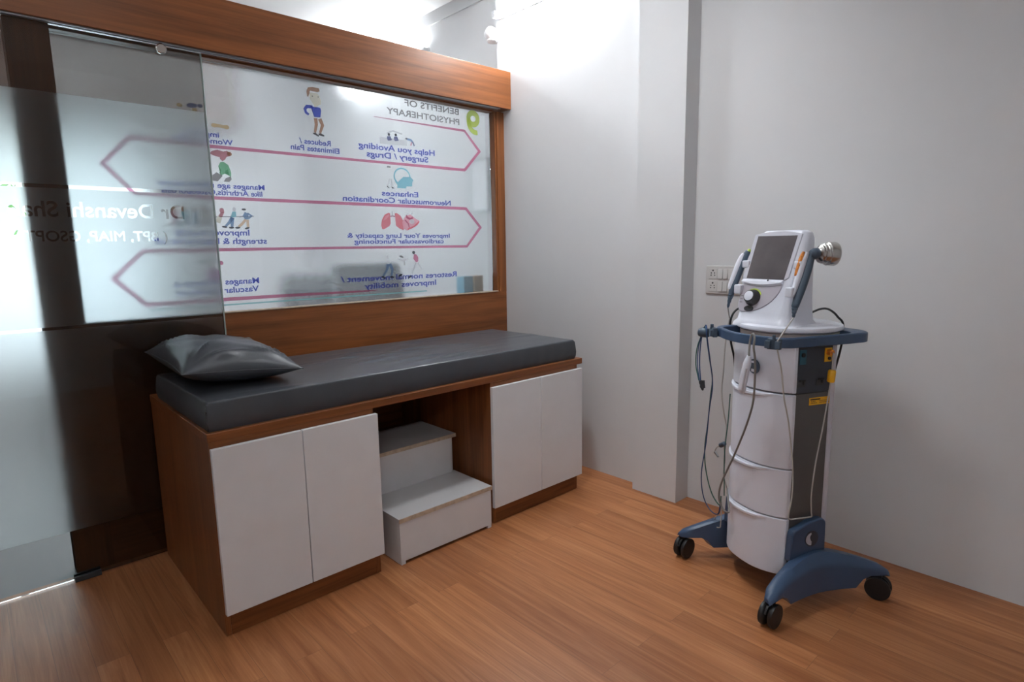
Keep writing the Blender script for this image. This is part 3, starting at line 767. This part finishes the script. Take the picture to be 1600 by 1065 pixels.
# ================================================================== THERAPY TROLLEY
TR = thing('therapy_trolley', 'white and slate blue drawer trolley on four black castors by the right wall', 'trolley', (-.387, -1.998, 0), math.radians(-114.21))
def front_curve(hw=.155, y0=-.110, y1=-.177, n=16):
    return [(hw*math.sin(PI/2*t) if False else hw*t, y1+(y0-y1)*abs(t)**2.6) for t in [-1+2*i/n for i in range(n+1)]]
def fascia(z0, z1, m='plastic', name='drawer', parent=TR, bev=.003):
    c = front_curve(); pts = c + [(.155,-.095),(-.155,-.095)]
    return obj(name, prism(nb(), pts, z0, z1), M[m], parent, bev=bev)
spl_ = (.105, .325, .511, .788)
for a, c in zip(spl_, spl_[1:]):
    d = fascia(a, c-.004)
    # recessed grip lip along the top of each drawer
    g = nb(); cc = front_curve(n=24); rings = []
    for i, (x, y) in enumerate(cc[:-4]):
        t = i/(len(cc)-5); w = min(1, (1-t)*4)
        z = c-.012-.008*math.sin(PI*min(1, t*1.0)); o_ = .0075*w
        rings.append([(x, y+.002, z+.009), (x, y-o_, z+.006), (x, y-o_, z-.001), (x, y-.0005, z-.006*w-.001), (x, y+.002, z-.006)])
    tag(obj('grip', loft(g, rings), M['plastic'], d, smooth=True, angle=30), 'raised white grip lip')
con = fascia(.790, .955, name='console'); con['label'] = 'white upper front with inset panel'
# inset hint on the console and its emblem
k = nb(); disc(k, (.034,-.1765,.872), (0,-1,0), .027, .004, 32); em = obj('emblem', k, M['blue2'], TR); em['label'] = 'round grey-blue emblem with white strokes'
obj('stroke', bx(.022,.044,-.1815,-.1803,.884,.892), M['plastic'], em); obj('stroke', bx(.022,.040,-.1815,-.1803,.852,.862), M['plastic'], em)
# carcass
obj('carcass', bx(-.150,.150,-.095,.052,.10,.955), M['brushed'], TR, bev=.002)
sp1 = obj('side_panel', bx(.1505,.1545,-.098,.053,.105,.786), M['brushed'], TR, bev=.001); sp1['label'] = 'brushed grey side panel'
obj('side_panel', bx(-.1545,-.1505,-.098,.053,.105,.786), M['brushed'], TR, bev=.001)
pp = obj('port_panel', bx(.1505,.1552,-.098,.055,.788,.955), M['dkblue'], TR, bev=.001); pp['label'] = 'dark slate connector panel'
obj('port_panel', bx(-.1552,-.1505,-.098,.055,.788,.955), M['dkblue'], TR, bev=.001)
tag(obj('back_cover', bx(-.158,.158,.053,.075,.105,.955), M['plastic2'], TR, bev=.006), 'pale grey back cover')
k = nb(); box(k, .1552,.1572,-.092,-.064,.892,.944); tp = obj('connector_plate', k, M['teal'], TR); disc(k2 := nb(), (.1572,-.078,.926), (1,0,0), .008, .003, 16); obj('jack', k2, M['black'], tp)
k = nb(); box(k, .1552,.1572,.018,.050,.895,.945); yp = tag(obj('connector_plate', k, M['yellow'], TR), 'yellow connector plate'); disc(k2 := nb(), (.1572,.038,.907), (1,0,0), .006, .004, 16); obj('jack', k2, M['black'], yp)
k = nb(); lathe(k, [(.011,0),(.011,.016),(.007,.02)], (.1572,.034,.930), (1,0,0), 16); tag(obj('plug', k, M['orange'], yp, smooth=True), 'orange plug')
for y in (-.083, .000):
    k = nb(); box(k, .1552,.1566,y-.013,y+.022,.812,.836); so = obj('data_port', k, M['dark'], TR); k = nb(); box(k, .1566,.160,y-.006,y+.020,.832,.838); box(k, .1566,.160,y+.010,y+.014,.820,.832); obj('latch', k, M['black'], so)
lb = nb(); box(lb, .1546,.1553,-.038,.058,.741,.768); lbl = tag(obj('warning_label', lb, M['yellow'], TR), 'yellow caution sticker with small black print')
k = nb(); box(k, .1553,.1555,-.033,.012,.759,.7635)
rng = random.Random(2)
for r_, (y0, y1) in enumerate(((-.030,-.012),(-.030,-.005))):
    y = y0
    while y < y1: w = rng.uniform(.003,.007); box(k, .1553,.1555,y,y+w,.753-.006*r_,.7555-.006*r_); y += w+.002
for r_ in range(2):
    y = .008
    while y < .048: w = rng.uniform(.003,.007); box(k, .1553,.1555,y,y+w,.7535-.006*r_,.7558-.006*r_); y += w+.002
obj('print', k, M['black'], lbl)
# tray: deck, hoop, collar
def dplan(hw, yf, bow, yb, r, n=8):
    """tray outline: bowed front, rounded corners"""
    pts = []
    for cx, cy, a0 in ((hw-r, yb-r, 0), (-hw+r, yb-r, 90), (-hw+r, yf+r, 180)):
        pts += [(cx+r*math.cos(math.radians(a0+90*k/n)), cy+r*math.sin(math.radians(a0+90*k/n))) for k in range(n+1)]
    fr = [(-(hw-r)+2*(hw-r)*k/12, yf-bow*(1-(1-2*k/12)**2)) for k in range(1, 12)]
    pts += fr
    pts += [(hw-r+r*math.cos(math.radians(270+90*k/n)), yf+r+r*math.sin(math.radians(270+90*k/n))) for k in range(n+1)]
    return pts
out_, inn_ = dplan(.190,-.208,.030,.215,.065), dplan(.168,-.188,.030,.150,.05)
k = nb(); rings = []
for i in range(len(out_)):
    a, c = out_[i], inn_[i]
    rings.append([(a[0],a[1],.960),(a[0],a[1],.992),((a[0]*.85+c[0]*.15),(a[1]*.85+c[1]*.15),.996),(c[0],c[1],.993),(c[0],c[1],.960)])
rings.append(rings[0]); vs = [[k.verts.new(p) for p in r] for r in rings[:-1]]
for i in range(len(vs)):
    a, c = vs[i], vs[(i+1)%len(vs)]
    for q in range(5): k.faces.new((a[q], c[q], c[(q+1)%5], a[(q+1)%5]))
hoop = obj('tray_rim', k, M['blue'], TR, smooth=True, angle=35, bev=.002); hoop['label'] = 'slate blue tray rim'
k = nb(); prism(k, dplan(.172,-.10,.02,.17,.05), .955, .972); obj('tray_deck', k, M['blue'], TR, bev=.003)
def clamp(x, y, rz, name='cable_clamp'):
    k = nb(); box(k, -.022,.022,-.012,.006,-.016,.020); box(k, -.026,-.008,-.024,-.012,-.012,.014); box(k, .008,.026,-.024,-.012,-.012,.014); box(k,-.004,.004,-.016,-.004,.016,.034)
    bmesh.ops.rotate(k, cent=(0,0,0), matrix=Matrix.Rotation(rz, 3, 'Z'), verts=k.verts[:]); bmesh.ops.translate(k, vec=(x,y,.974), verts=k.verts[:])
    tag(obj(name, k, M['blue2'], TR, bev=.002), 'grey-blue cable clip on the rim')
clamp(.165,-.212,.5); clamp(-.155,-.212,-.35)
k = nb(); lathe(k, [(.016,-.02),(.019,-.01),(.019,.012),(.016,.02)], (-.205,-.222,.968), (.9,.4,0), 16); tag(obj('cable_clamp', k, M['blue2'], TR, smooth=True), 'grey-blue cable clip sticking out at the tray corner')
# base: two arched feet with castors
def foot(s):
    N = 22; rings = []
    for i in range(N+1):
        y = -.275+.55*i/N; t = y/.275; a = abs(t)
        xo = .222+.062*a**1.7; xi = .158+.078*a**1.5
        zt = .118+.082*(1-a**1.5); zb = .050 if a < .55 else .050+.045*min(1, (a-.55)/.12)
        if a > .97: xo -= .012; xi += .010; zt -= .008
        xm = xi+(xo-xi)*.62
        rings.append([(s*xi,y,zb),(s*xi,y,zt-.004),(s*(xi+.006),y,zt),(s*xm,y,zt-.002),(s*(xo-.004),y,zt-.010-.028*(1-a)),(s*xo,y,zt-.022-.04*(1-a)),(s*(xo-.004),y,zb)])
    k = nb(); loft(k, rings); return k
for s in (1, -1):
    fo = obj('foot', foot(s), M['blue'], TR, smooth=True, angle=50)
    prof = [(-.112,.17),(-.106,.262)] + [(-.106+.022-.022*math.cos(math.radians(90*q/6)), .262+.030*math.sin(math.radians(90*q/6))) for q in range(1,7)] + [(-.03,.312),(.015,.318)] + [(.022+.026*math.sin(math.radians(90*q/6)), .292+.026*math.cos(math.radians(90*q/6))) for q in range(7)] + [(.050,.17)]
    k = nb(); prism(k, prof, min(s*.1545, s*.184), max(s*.1545, s*.184), 'x'); up_ = obj('upright', k, M['blue'], fo, bev=.006, seg=3)
    k = nb(); disc(k, (s*.184,-.018,.248), (s,0,0), .030, .002, 28); eb = obj('emblem', k, M['dkblue'], fo)
    # crescent stroke of the emblem
    k = nb(); rr = []
    for q in range(15):
        a = math.radians(100+165*q/14); w = .005+.008*math.sin(PI*q/14)+.009*(q/14)
        rr.append([(s*.1862,-.018+(.025-w)*math.cos(a),.248+(.025-w)*math.sin(a)*.9),(s*.1862,-.018+.027*math.cos(a),.248+.027*math.sin(a)*.9),(s*.1870,-.018+.027*math.cos(a),.248+.027*math.sin(a)*.9),(s*.1870,-.018+(.025-w)*math.cos(a),.248+(.025-w)*math.sin(a)*.9)])
    loft(k, rr); tag(obj('emblem_stroke', k, M['plastic2'], fo), 'pale crescent mark')
    k = nb(); box(k, min(s*.1545,s*.10), max(s*.1545,s*.10), -.09, .04, .085, .106); obj('crossbar', k, M['dkblue'], fo)
    for yy, ang in ((-.252,.35), (.243,-1.0 if s > 0 else .6)):
        cst = thing('caster', None, None, (s*.253, yy, 0), ang); cst.parent = TR
        for w in (-1, 1):
            k = nb(); lathe(k, [(.0,0),(.020,.0),(.034,.002),(.041,.007),(.043,.013),(.042,.020),(.030,.021),(0,.021)], (w*.004,0,.043), (w,0,0), 28); obj('wheel', k, M['black'], cst, smooth=True)
        k = nb(); prism(k, [(.040*math.cos(math.radians(q)), .043+.044*math.sin(math.radians(q))) for q in range(20,161,10)] + [(-.012,.05),(.012,.05)], -.0035, .0035, 'x'); box(k, -.010,.010,-.010,.010,.075,.098); obj('fork', k, M['black'], cst, smooth=True)

# ================================================================== THERAPY UNIT (terminal on the trolley)
TX = -100.0
TH = thing('therapy_unit', 'white therapy terminal with dark screen and dial, on top of the trolley', 'medical device', (-.387, -1.998, 0), math.radians(TX))
k = nb(); lathe(k, [(.165,.9965),(.172,1.0),(.181,1.004),(.183,1.010),(.180,1.018),(.165,1.0225),(.0,1.024)], (0,0,0), (0,0,1), 64); obj('base_disc', k, M['plastic'], TH, smooth=True)
k = nb(); lathe(k, [(.150,.9725),(.168,.976),(.170,.996)], (0,0,0), (0,0,1), 64); tag(obj('collar', k, M['beige'], TH, smooth=True), 'beige collar under the white disc')
TAN = math.tan(math.radians(20))
def yf(z): return -.140+(z-1.03)*TAN
def rrect(cx, hw, y0, y1, z, r, n=5, arch=0, bow=0):
    pts = []; r0 = min(r, (y1-y0)*.48, hw*.9)
    for sx, sy, a0 in ((1,1,0),(-1,1,90),(-1,-1,180),(1,-1,270)):
        ox = cx+sx*(hw-r0); oy = (y1-r0) if sy > 0 else (y0+r0)
        for q in range(n+1):
            a = math.radians(a0+90*q/n); x = ox+r0*math.cos(a); y = oy+r0*math.sin(a)
            pts.append((x, y, z+arch*(1-((x-cx)/hw)**2)))
    return pts
prof = [(1.010,.128,.060,.05),(1.022,.124,.056,.05),(1.034,.114,.050,.045),(1.06,.111,.044,.04),(1.12,.108,.038,.035),(1.20,.105,.036,.03),(1.28,.101,.036,.028),(1.33,.098,.034,.026),(1.348,.094,.026,.024),(1.354,.085,.016,.02)]
rings = []
for z, hw, yb, r in prof:
    y0 = yf(max(z, 1.03)) - (.012 if z < 1.03 else 0) + (.004 if z > 1.345 else 0)
    rings.append(rrect(-.030, hw, y0, yb + max(0, z-1.2)*.05, z, r, arch=.012*max(0, (z-1.25)/.1)))
k = nb(); loft(k, rings); tag(obj('housing', k, M['plastic'], TH, smooth=True, angle=60), 'white leaning housing')
def fpt(x, s, d=0):
    """point on the leaning front face: x across, s up along the slope, d out of it"""
    c, q = math.cos(math.radians(20)), math.sin(math.radians(20))
    return (x, -.140+s*q-d*c, 1.03+s*c+d*q)
def fslab(pts, d0, d1):
    k = nb(); a = [k.verts.new(fpt(x, s, d0)) for x, s in pts]; b = [k.verts.new(fpt(x, s, d1)) for x, s in pts]; n = len(pts)
    k.faces.new(a[::-1]); k.faces.new(b)
    for i in range(n): k.faces.new((a[i], a[(i+1)%n], b[(i+1)%n], b[i]))
    return k
top = [(.052-.19*q/10, .335+.013*(1-(1-2*q/10)**2)) for q in range(11)]
obj('bezel', fslab([(-.142,.16),(.032,.16),(.044,.17)] + top + [(-.145,.17)], -.004, .0035), M['plastic2'], TH, bev=.002)
obj('screen', fslab([(-.126,.163),(.027,.161),(.036,.328),(-.123,.329)], .0036, .0048), M['screen'], TH)
k = nb(); rr = [[fpt(-.139+.166*q/12, .160, .0046), fpt(-.139+.166*q/12, .150, .013), fpt(-.139+.166*q/12, .1485-.011*math.sin(PI*q/12), .0135), fpt(-.139+.166*q/12, .143-.011*math.sin(PI*q/12), .004)] for q in range(13)]
tag(obj('shelf', loft(k, rr), M['plastic'], TH, smooth=True, angle=30), 'bright ledge below the screen')
lw = [(-.136,.145),(.026,.145)] + [(-.11+.136*math.cos(math.radians(9*q)), .145-.112*math.sin(math.radians(9*q))) for q in range(1,11)] + [(-.125,.038),(-.134,.058)]
obj('control_panel', fslab(lw, -.003, .0034), M['panelgrey'], TH, bev=.0015)
c, q = math.cos(math.radians(20)), math.sin(math.radians(20)); fn = (0,-c,q)
k = nb(); rr = [[fpt(-.078+.034*math.cos(math.radians(a)), .090+.034*math.sin(math.radians(a)), d) for d in (.0032,.0046)] + [fpt(-.078+.025*math.cos(math.radians(a)), .090+.025*math.sin(math.radians(a)), d) for d in (.0046,.0032)] for a in range(20,131,10)]
tag(obj('indicator_arc', loft(k, rr), M['green'], TH), 'lime green arc above the dial')
k = nb(); lathe(k, [(.031,0),(.030,.006),(.026,.010),(.024,.022),(.022,.026),(.018,.0265)], fpt(-.078,.088,.003), fn, 36); dl = tag(obj('dial', k, M['dark'], TH, smooth=True), 'charcoal dial')
k = nb(); lathe(k, [(.0182,.0),(.0182,.003),(.012,.0046),(0,.005)], fpt(-.078,.088,.0262+.003), fn, 32); tag(obj('dial_cap', k, M['plastic'], dl, smooth=True), 'white dial cap')
b_ = [(-.083+.020*math.cos(math.radians(a)), .046+.011*math.sin(math.radians(a))) for a in range(0,360,20)]; obj('button', fslab(b_, .0032, .006), M['dark'], TH, bev=.001)
for s_ in (.068,.080,.092): obj('indicator', fslab([(-.130,s_),(-.118,s_),(-.118,s_+.002),(-.130,s_+.002)], .0032, .0037), M['brushed'], TH)
obj('badge', fslab([(-.032,.152),(-.027,.152),(-.025,.157),(-.030,.157)], .012, .0145), M['dkblue'], TH)
# cradles on both flanks
for x0, x1, y in ((.066,.094,-.085),(-.160,-.130,-.062)):
    obj('cradle', bx(x0, x1, y-.012, y+.016, 1.222, 1.250), M['plastic'], TH, bev=.004); obj('cradle', bx(x0, x1, y-.055, y-.030, 1.125, 1.160), M['plastic'], TH, bev=.004)

# ---- ultrasound applicator with steel head (right)
def applicator(name, label, cat, pts, rad, up):
    t = thing(name, label, cat, (-.387, -1.998, 0), math.radians(TX)); return t
ua = applicator('ultrasound_applicator', 'grey-blue applicator with large steel head, docked on the right of the terminal', 'applicator', None, None, None)
hp = smoothpath([(.1005,-.126,1.098),(.1005,-.112,1.128),(.101,-.094,1.165),(.102,-.075,1.21),(.104,-.062,1.25),(.108,-.056,1.276)], 5)
k = nb(); n = len(hp); tube(k, hp, [.013+.004*math.sin(PI*i/(n-1)) for i in range(n)], 14, .85); obj('handle', k, M['blue2'], ua, smooth=True)
ins = smoothpath([(.089,-.130,1.130),(.089,-.110,1.170),(.090,-.091,1.215),(.093,-.077,1.255),(.098,-.070,1.280)], 5)
k = nb(); n = len(ins); tube(k, ins, [.006+.0065*math.sin(PI*(i+.5)/n)**.6 for i in range(n)], 12, .9); hi = tag(obj('grip_inlay', k, M['plastic'], ua, smooth=True), 'white grip inlay')
stp = [V(p)+V((-.0065,-.0085,.002)) for p in ins[8:]]; k = nb(); tube(k, stp, [.0035+.0045*math.sin(PI*(i+.5)/len(stp))**.5 for i in range(len(stp))], 10); tag(obj('sticker', k, M['orange'], hi, smooth=True), 'orange printed sticker')
ax = V((.5,.86,-.03)).normalized(); hc = V((.110,-.060,1.275))
k = nb(); lathe(k, [(.012,-.006),(.019,.004),(.020,.014),(.018,.022)], hc, ax, 24); obj('neck', k, M['blue2'], ua, smooth=True)
k = nb(); lathe(k, [(.018,.0),(.026,.004),(.031,.008),(.031,.014),(.034,.016),(.034,.024),(.036,.026),(.036,.030),(.040,.033),(.0415,.058),(.040,.062),(0,.063)], hc+ax*.020, ax, 40); tag(obj('treatment_head', k, M['chrome'], ua, smooth=True, angle=25), 'stepped steel treatment head')
bo = smoothpath([(.1005,-.126,1.100),(.1002,-.130,1.08),(.100,-.133,1.056)], 4); k = nb(); tube(k, bo, [.0125-.009*i/(len(bo)-1)+(.0012 if i % 2 else 0) for i in range(len(bo))], 10); obj('strain_relief', k, M['blue2'], ua, smooth=True, angle=20)
# its cord, in trolley space
def trolley_to_unit(p):
    a = math.radians(-114.21-TX); x, y, z = p; return (x*math.cos(a)-y*math.sin(a), x*math.sin(a)+y*math.cos(a), z)
def cord(name, pts, r, m, parent, conv=False, n=8, label=None):
    P = smoothpath(pts, 6); P = [trolley_to_unit(p) for p in P] if conv else P
    k = nb(); tube(k, P, r, n); return tag(obj(name, k, M[m], parent, smooth=True), label)
cR = [(.184,-.183,1.032),(.186,-.207,1.005),(.186,-.222,.98),(.188,-.214,.94),(.19,-.2,.885),(.19,-.184,.794),(.19,-.158,.701),(.19,-.132,.559),(.19,-.124,.44),(.19,-.135,.358),(.19,-.128,.344),(.19,-.111,.341),(.19,-.047,.337),(.19,-.030,.339),(.19,-.033,.36),(.19,-.037,.427),(.19,-.026,.545),(.19,-.002,.684),(.19,.016,.821),(.188,.022,.87),(.184,.028,.905),(.178,.034,.930)]
P = [V(p) for p in smoothpath(cR, 6)]; P = [V(bo[-1])] + [V(trolley_to_unit(p)) for p in P]
k = nb(); tube(k, P, .0026, 8); tag(obj('cord', k, M['cord'], ua, smooth=True), 'pale grey cord looping down the trolley side')
k = nb(); lathe(k, [(.010,-.022),(.013,-.018),(.013,.018),(.010,.022)], trolley_to_unit((.189,.020,.850)), (.03,.06,1), 12); tag(obj('cord_ferrule', k, M['yellow'], ua, smooth=True), 'yellow plug sleeve')
# ---- laser applicator (left)
la = applicator('laser_applicator', 'slim grey-blue and white applicator docked on the left of the terminal', 'applicator', None, None, None)
hp = smoothpath([(-.190,-.092,1.118),(-.188,-.085,1.145),(-.184,-.071,1.18),(-.178,-.055,1.225),(-.172,-.041,1.262),(-.164,-.033,1.284)], 5)
k = nb(); n = len(hp); tube(k, hp, [.011+.004*math.sin(PI*i/(n-1)) for i in range(n)], 14, .85); obj('handle', k, M['blue2'], la, smooth=True)
ins = [V(p)+V((-.0085,-.0075,0)) for p in hp[4:-2]]; k = nb(); n = len(ins); tube(k, ins, [.005+.0075*math.sin(PI*(i+.5)/n)**.6 for i in range(n)], 12); tag(obj('grip_inlay', k, M['plastic'], la, smooth=True), 'white grip inlay')
k = nb(); lathe(k, [(.008,0),(.009,.006),(.006,.010),(0,.011)], hp[-1], (.8,.5,.3), 16); tag(obj('tip', k, M['green'], la, smooth=True), 'yellow-green tip')
bo = smoothpath([(-.190,-.092,1.118),(-.191,-.098,1.10),(-.193,-.104,1.068)], 4); k = nb(); tube(k, bo, [.0115-.008*i/(len(bo)-1)+(.0012 if i % 2 else 0) for i in range(len(bo))], 10); obj('strain_relief', k, M['blue2'], la, smooth=True, angle=20)
cL = [(-.203,-.105,1.02),(-.205,-.110,.985),(-.203,-.122,.897),(-.20,-.127,.806),(-.196,-.135,.723),(-.19,-.125,.635),(-.186,-.112,.567),(-.184,-.121,.501),(-.182,-.117,.433),(-.178,-.123,.367),(-.170,-.10,.288)]
P = [V(bo[-1])] + [V(trolley_to_unit(p)) for p in smoothpath(cL, 6)]; k = nb(); tube(k, P, .0026, 8); tag(obj('cord', k, M['cord'], la, smooth=True), 'pale grey cord hanging down the left flank')

# ---- hand switch hanging at the front
RZ = math.radians(-114.21)
hs = thing('hand_switch', 'white hand switch on a grey cord hanging over the front of the trolley', 'hand switch', (-.387,-1.998,0), RZ)
hp = [(.095,-.256,.926),(.091,-.257,.905),(.082,-.259,.865),(.073,-.259,.82),(.066,-.257,.788)]
P = smoothpath(hp, 5); n = len(P); k = nb(); tube(k, P, [.008+.007*min(1, i/6) if i < n-2 else .010 for i in range(n)], 14, .8); hb = obj('handset', k, M['plastic'], hs, smooth=True)
k = nb(); tube(k, [V(p)+V((.009,-.006,0)) for p in P[8:18]], .0045, 8); tag(obj('trigger', k, M['plastic2'], hb, smooth=True), 'pale grey trigger strip')
wc = [(.095,-.256,.926),(.090,-.252,.945),(.086,-.247,.975),(.088,-.243,.998),(.103,-.246,1.003),(.114,-.252,.985),(.116,-.256,.96),(.118,-.250,.919),(.114,-.243,.85),(.1,-.235,.754),(.058,-.228,.648),(.001,-.222,.532),(-.06,-.217,.42),(-.089,-.212,.356),(-.092,-.208,.309),(-.068,-.204,.278),(-.045,-.198,.281),(-.07,-.182,.30),(-.12,-.15,.34)]
cord('cord', wc, .0038, 'cordd', hs, label='thick grey cord')
# ---- electrode leads
el = thing('electrode_leads', 'bundle of thin blue and green electrode leads looped from the tray corner', 'cables', (-.387,-1.998,0), RZ)
A_ = [(-.232,-.22,.768),(-.262,-.215,.829),(-.266,-.209,.894),(-.238,-.212,.948),(-.214,-.218,.985),(-.189,-.228,.988),(-.168,-.238,.96),(-.174,-.215,.863),(-.190,-.187,.781),(-.218,-.172,.698),(-.235,-.167,.584),(-.258,-.161,.466),(-.251,-.156,.369),(-.215,-.151,.283),(-.165,-.148,.25),(-.162,-.145,.29)]
B_ = [(-.214,-.225,.773),(-.232,-.219,.835),(-.238,-.214,.899),(-.228,-.214,.955),(-.204,-.218,.996),(-.180,-.230,.992),(-.164,-.238,.955),(-.172,-.215,.863),(-.190,-.185,.755),(-.22,-.174,.644),(-.241,-.168,.5),(-.272,-.163,.348),(-.261,-.157,.251),(-.218,-.151,.205),(-.172,-.148,.21),(-.164,-.145,.274)]
cord('lead', A_, .0024, 'leadg', el, label='green lead'); cord('lead', B_, .0024, 'leadb', el, label='blue lead')
cord('lead', [((a[0]+c[0])/2+.004, (a[1]+c[1])/2-.004, (a[2]+c[2])/2) for a, c in zip(A_, B_)][:8], .002, 'leadb', el, label='blue lead')
cord('lead', [(-.160,-.122,.72),(-.164,-.124,.6),(-.168,-.128,.527),(-.170,-.130,.444),(-.166,-.130,.366),(-.162,-.130,.29)], .0022, 'leadg', el, label='green lead')
k = nb(); tube(k, smoothpath([(-.221,-.22,.77),(-.212,-.22,.75),(-.204,-.22,.733)], 4), [.007,.008,.008,.006,.008,.008,.006,.005,.003], 8); tube(k, [(-.201,-.222,.775),(-.196,-.222,.745)], .006, 8); tag(obj('connector', k, M['dark'], el, smooth=True), 'dark pin connectors')
k = nb(); tube(k, [(-.168,-.13,.512),(-.172,-.13,.51),(-.196,-.13,.494),(-.2,-.13,.491)], [.004,.009,.010,.006], 10); tag(obj('connector', k, M['blue2'], el, smooth=True), 'grey-blue connector')
cord('connector_tail', [(-.2,-.13,.490),(-.218,-.13,.480),(-.229,-.13,.464),(-.228,-.13,.452)], .0022, 'cord', el); k = nb(); tube(k, [(-.230,-.13,.455),(-.208,-.13,.441)], [.006,.004], 8); obj('plug', k, M['steel'], el, smooth=True)
cord('tie_loop', [(-.168,-.14,.275),(-.175,-.14,.213),(-.205,-.14,.172),(-.205,-.14,.155),(-.188,-.14,.142),(-.168,-.14,.15),(-.165,-.14,.163),(-.163,-.14,.215),(-.164,-.14,.263)], .0024, 'cord', el, label='white looped end')
# ---- mains cable behind the terminal
pcb = thing('power_cable', 'black power cable arching behind the terminal base', 'cable', (-.387,-1.998,0), RZ)
cord('cable', [(-.178,-.060,.50),(-.176,-.080,.70),(-.176,-.095,.85),(-.197,-.100,.93),(-.200,-.100,1.02),(-.197,-.06,1.06),(-.195,.02,1.045),(-.175,.10,1.032),(-.12,.165,1.030),(-.093,.180,1.034),(-.076,.187,1.042),(-.046,.192,1.056),(-.015,.195,1.060),(.013,.197,1.050),(.029,.205,1.032),(.04,.222,1.00),(.03,.226,.9),(.0,.20,.7),(0,.12,.5),(0,.09,.35)], .0042, 'black', pcb)

# ================================================================== HALL BEHIND THE GLASS
lf = thing('loft_cabinet', 'dark wooden overhead cabinet in the hall, seen above the door film', 'cabinet', (-2.2, 3.19, 2.38))
obj('body', bx(-1.7, 1.5, -.55, 0, 0, .65), M['darkwood'], lf, bev=.003)
for i in range(5): obj('door', bx(-1.69+.64*i, -1.06+.64*i, -.57, -.551, .01, .64), M['darkwood'], lf, bev=.003)
def hall_chair(label, x, y, rz, zt):
    t = thing('treatment_chair', label, 'chair', (x, y, 0), rz, 'padded chairs in the hall')
    def pad(x0, x1, y0, y1, z0, z1, name):
        obj(name, bx(x0,x1,y0,y1,z0,z1), M['chairb'], t, bev=.04, seg=4)
    pad(-.26,.26,-.24,.26,.42,.52,'seat'); pad(-.24,.24,.20,.31,.55,zt-.06,'backrest'); pad(-.225,.225,.17,.30,zt-.30,zt,'headrest')
    k = nb(); disc(k, (0,0,.08), (0,0,1), .03, .34, 16); obj('column', k, M['steel'], t)
    k = nb()
    for a in range(5): tube(k, [(0,0,.09),(.28*math.cos(a*1.2566),.28*math.sin(a*1.2566),.05)], [.025,.016], 8)
    for a in range(5): disc(k, (.28*math.cos(a*1.2566)-.012,.28*math.sin(a*1.2566),.03), (1,0,0), .03, .024, 14)
    obj('star_base', k, M['dark'], t)
    obj('spine', bx(-.03,.03,.28,.31,.44,.62), M['dark'], t)
hall_chair('dark padded chair, the larger right-hand blur low behind the frosted window', -.74, .74, PI, 1.235)
hall_chair('dark padded chair, the fainter left-hand blur low behind the frosted window', -.55, 1.75, PI-.4, 1.14)
sh = thing('hall_counter', 'narrow white counter behind the partition under the frosted window', 'counter', (-.26, .20, 0))
obj('worktop', bx(-.30,.37,-.108,.16,.99,1.02), M['stoolw'], sh, bev=.002); obj('front', bx(-.29,.36,-.10,.15,0,.99), M['stoolw'], sh, bev=.002)
def carton(label, m, x, y, w, d, h, lid):
    t = thing('carton', label, 'box', (x,y,1.02), 0, 'cartons on the hall counter'); obj('body', bx(-w/2,w/2,-d/2,d/2,0,h), M[m], t, bev=.002); obj('flap', bx(-w/2-.001,w/2+.001,-d/2-.001,0,h,h+.002), M[lid], t)
carton('teal carton seen blurred at the lower right of the frosted window', 'cyan', -.215, .17, .075, .08, .115, 'cyan')
carton('tan carton seen blurred beside the right window jamb', 'tan', -.115, .185, .08, .07, .115, 'tan')
pf = thing('wall_frame', 'pale framed board on the hall wall, blurred behind the right of the frosted window', 'frame', (.1195, .38, 1.75))
obj('board', bx(-.012, 0, -.09, .09, -.17, .17), M['lampw'], pf, bev=.002); obj('frame', box(box(box(box(nb(),-.018,0,-.10,-.09,-.18,.18),-.018,0,.09,.10,-.18,.18),-.018,0,-.09,.09,-.18,-.17),-.018,0,-.09,.09,.17,.18), M['steel'], pf)
# tree outside the hall window
tr = thing('garden_tree', 'green leafy tree outside the hall window, glimpsed through the door stripe', 'tree', (-2.9, 6.0, -.2))
k = nb(); tube(k, [(0,0,0),(.05,.02,1.0),(0,.05,2.0)], [.09,.07,.04], 10); obj('trunk', k, M['bark'], tr, smooth=True)
k = nb(); rng = random.Random(5)
for i in range(300):
    p = V((rng.gauss(0,.75), rng.gauss(0,.4), 2.25+rng.gauss(0,.22))); d = V((rng.uniform(-1,1),rng.uniform(-1,1),rng.uniform(-1,1))).normalized(); e = d.orthogonal().normalized(); s = rng.uniform(.05,.09)
    k.faces.new([k.verts.new(p+d*s), k.verts.new(p+e*s*.5), k.verts.new(p-d*s), k.verts.new(p-e*s*.5)])
obj('foliage', k, M['leaf'], tr)
struct('floor_outside', bx(-12, 8, 3.4, 20, -.3, -.2), M['wframe'], 'pale ground outside the hall window', 'ground')
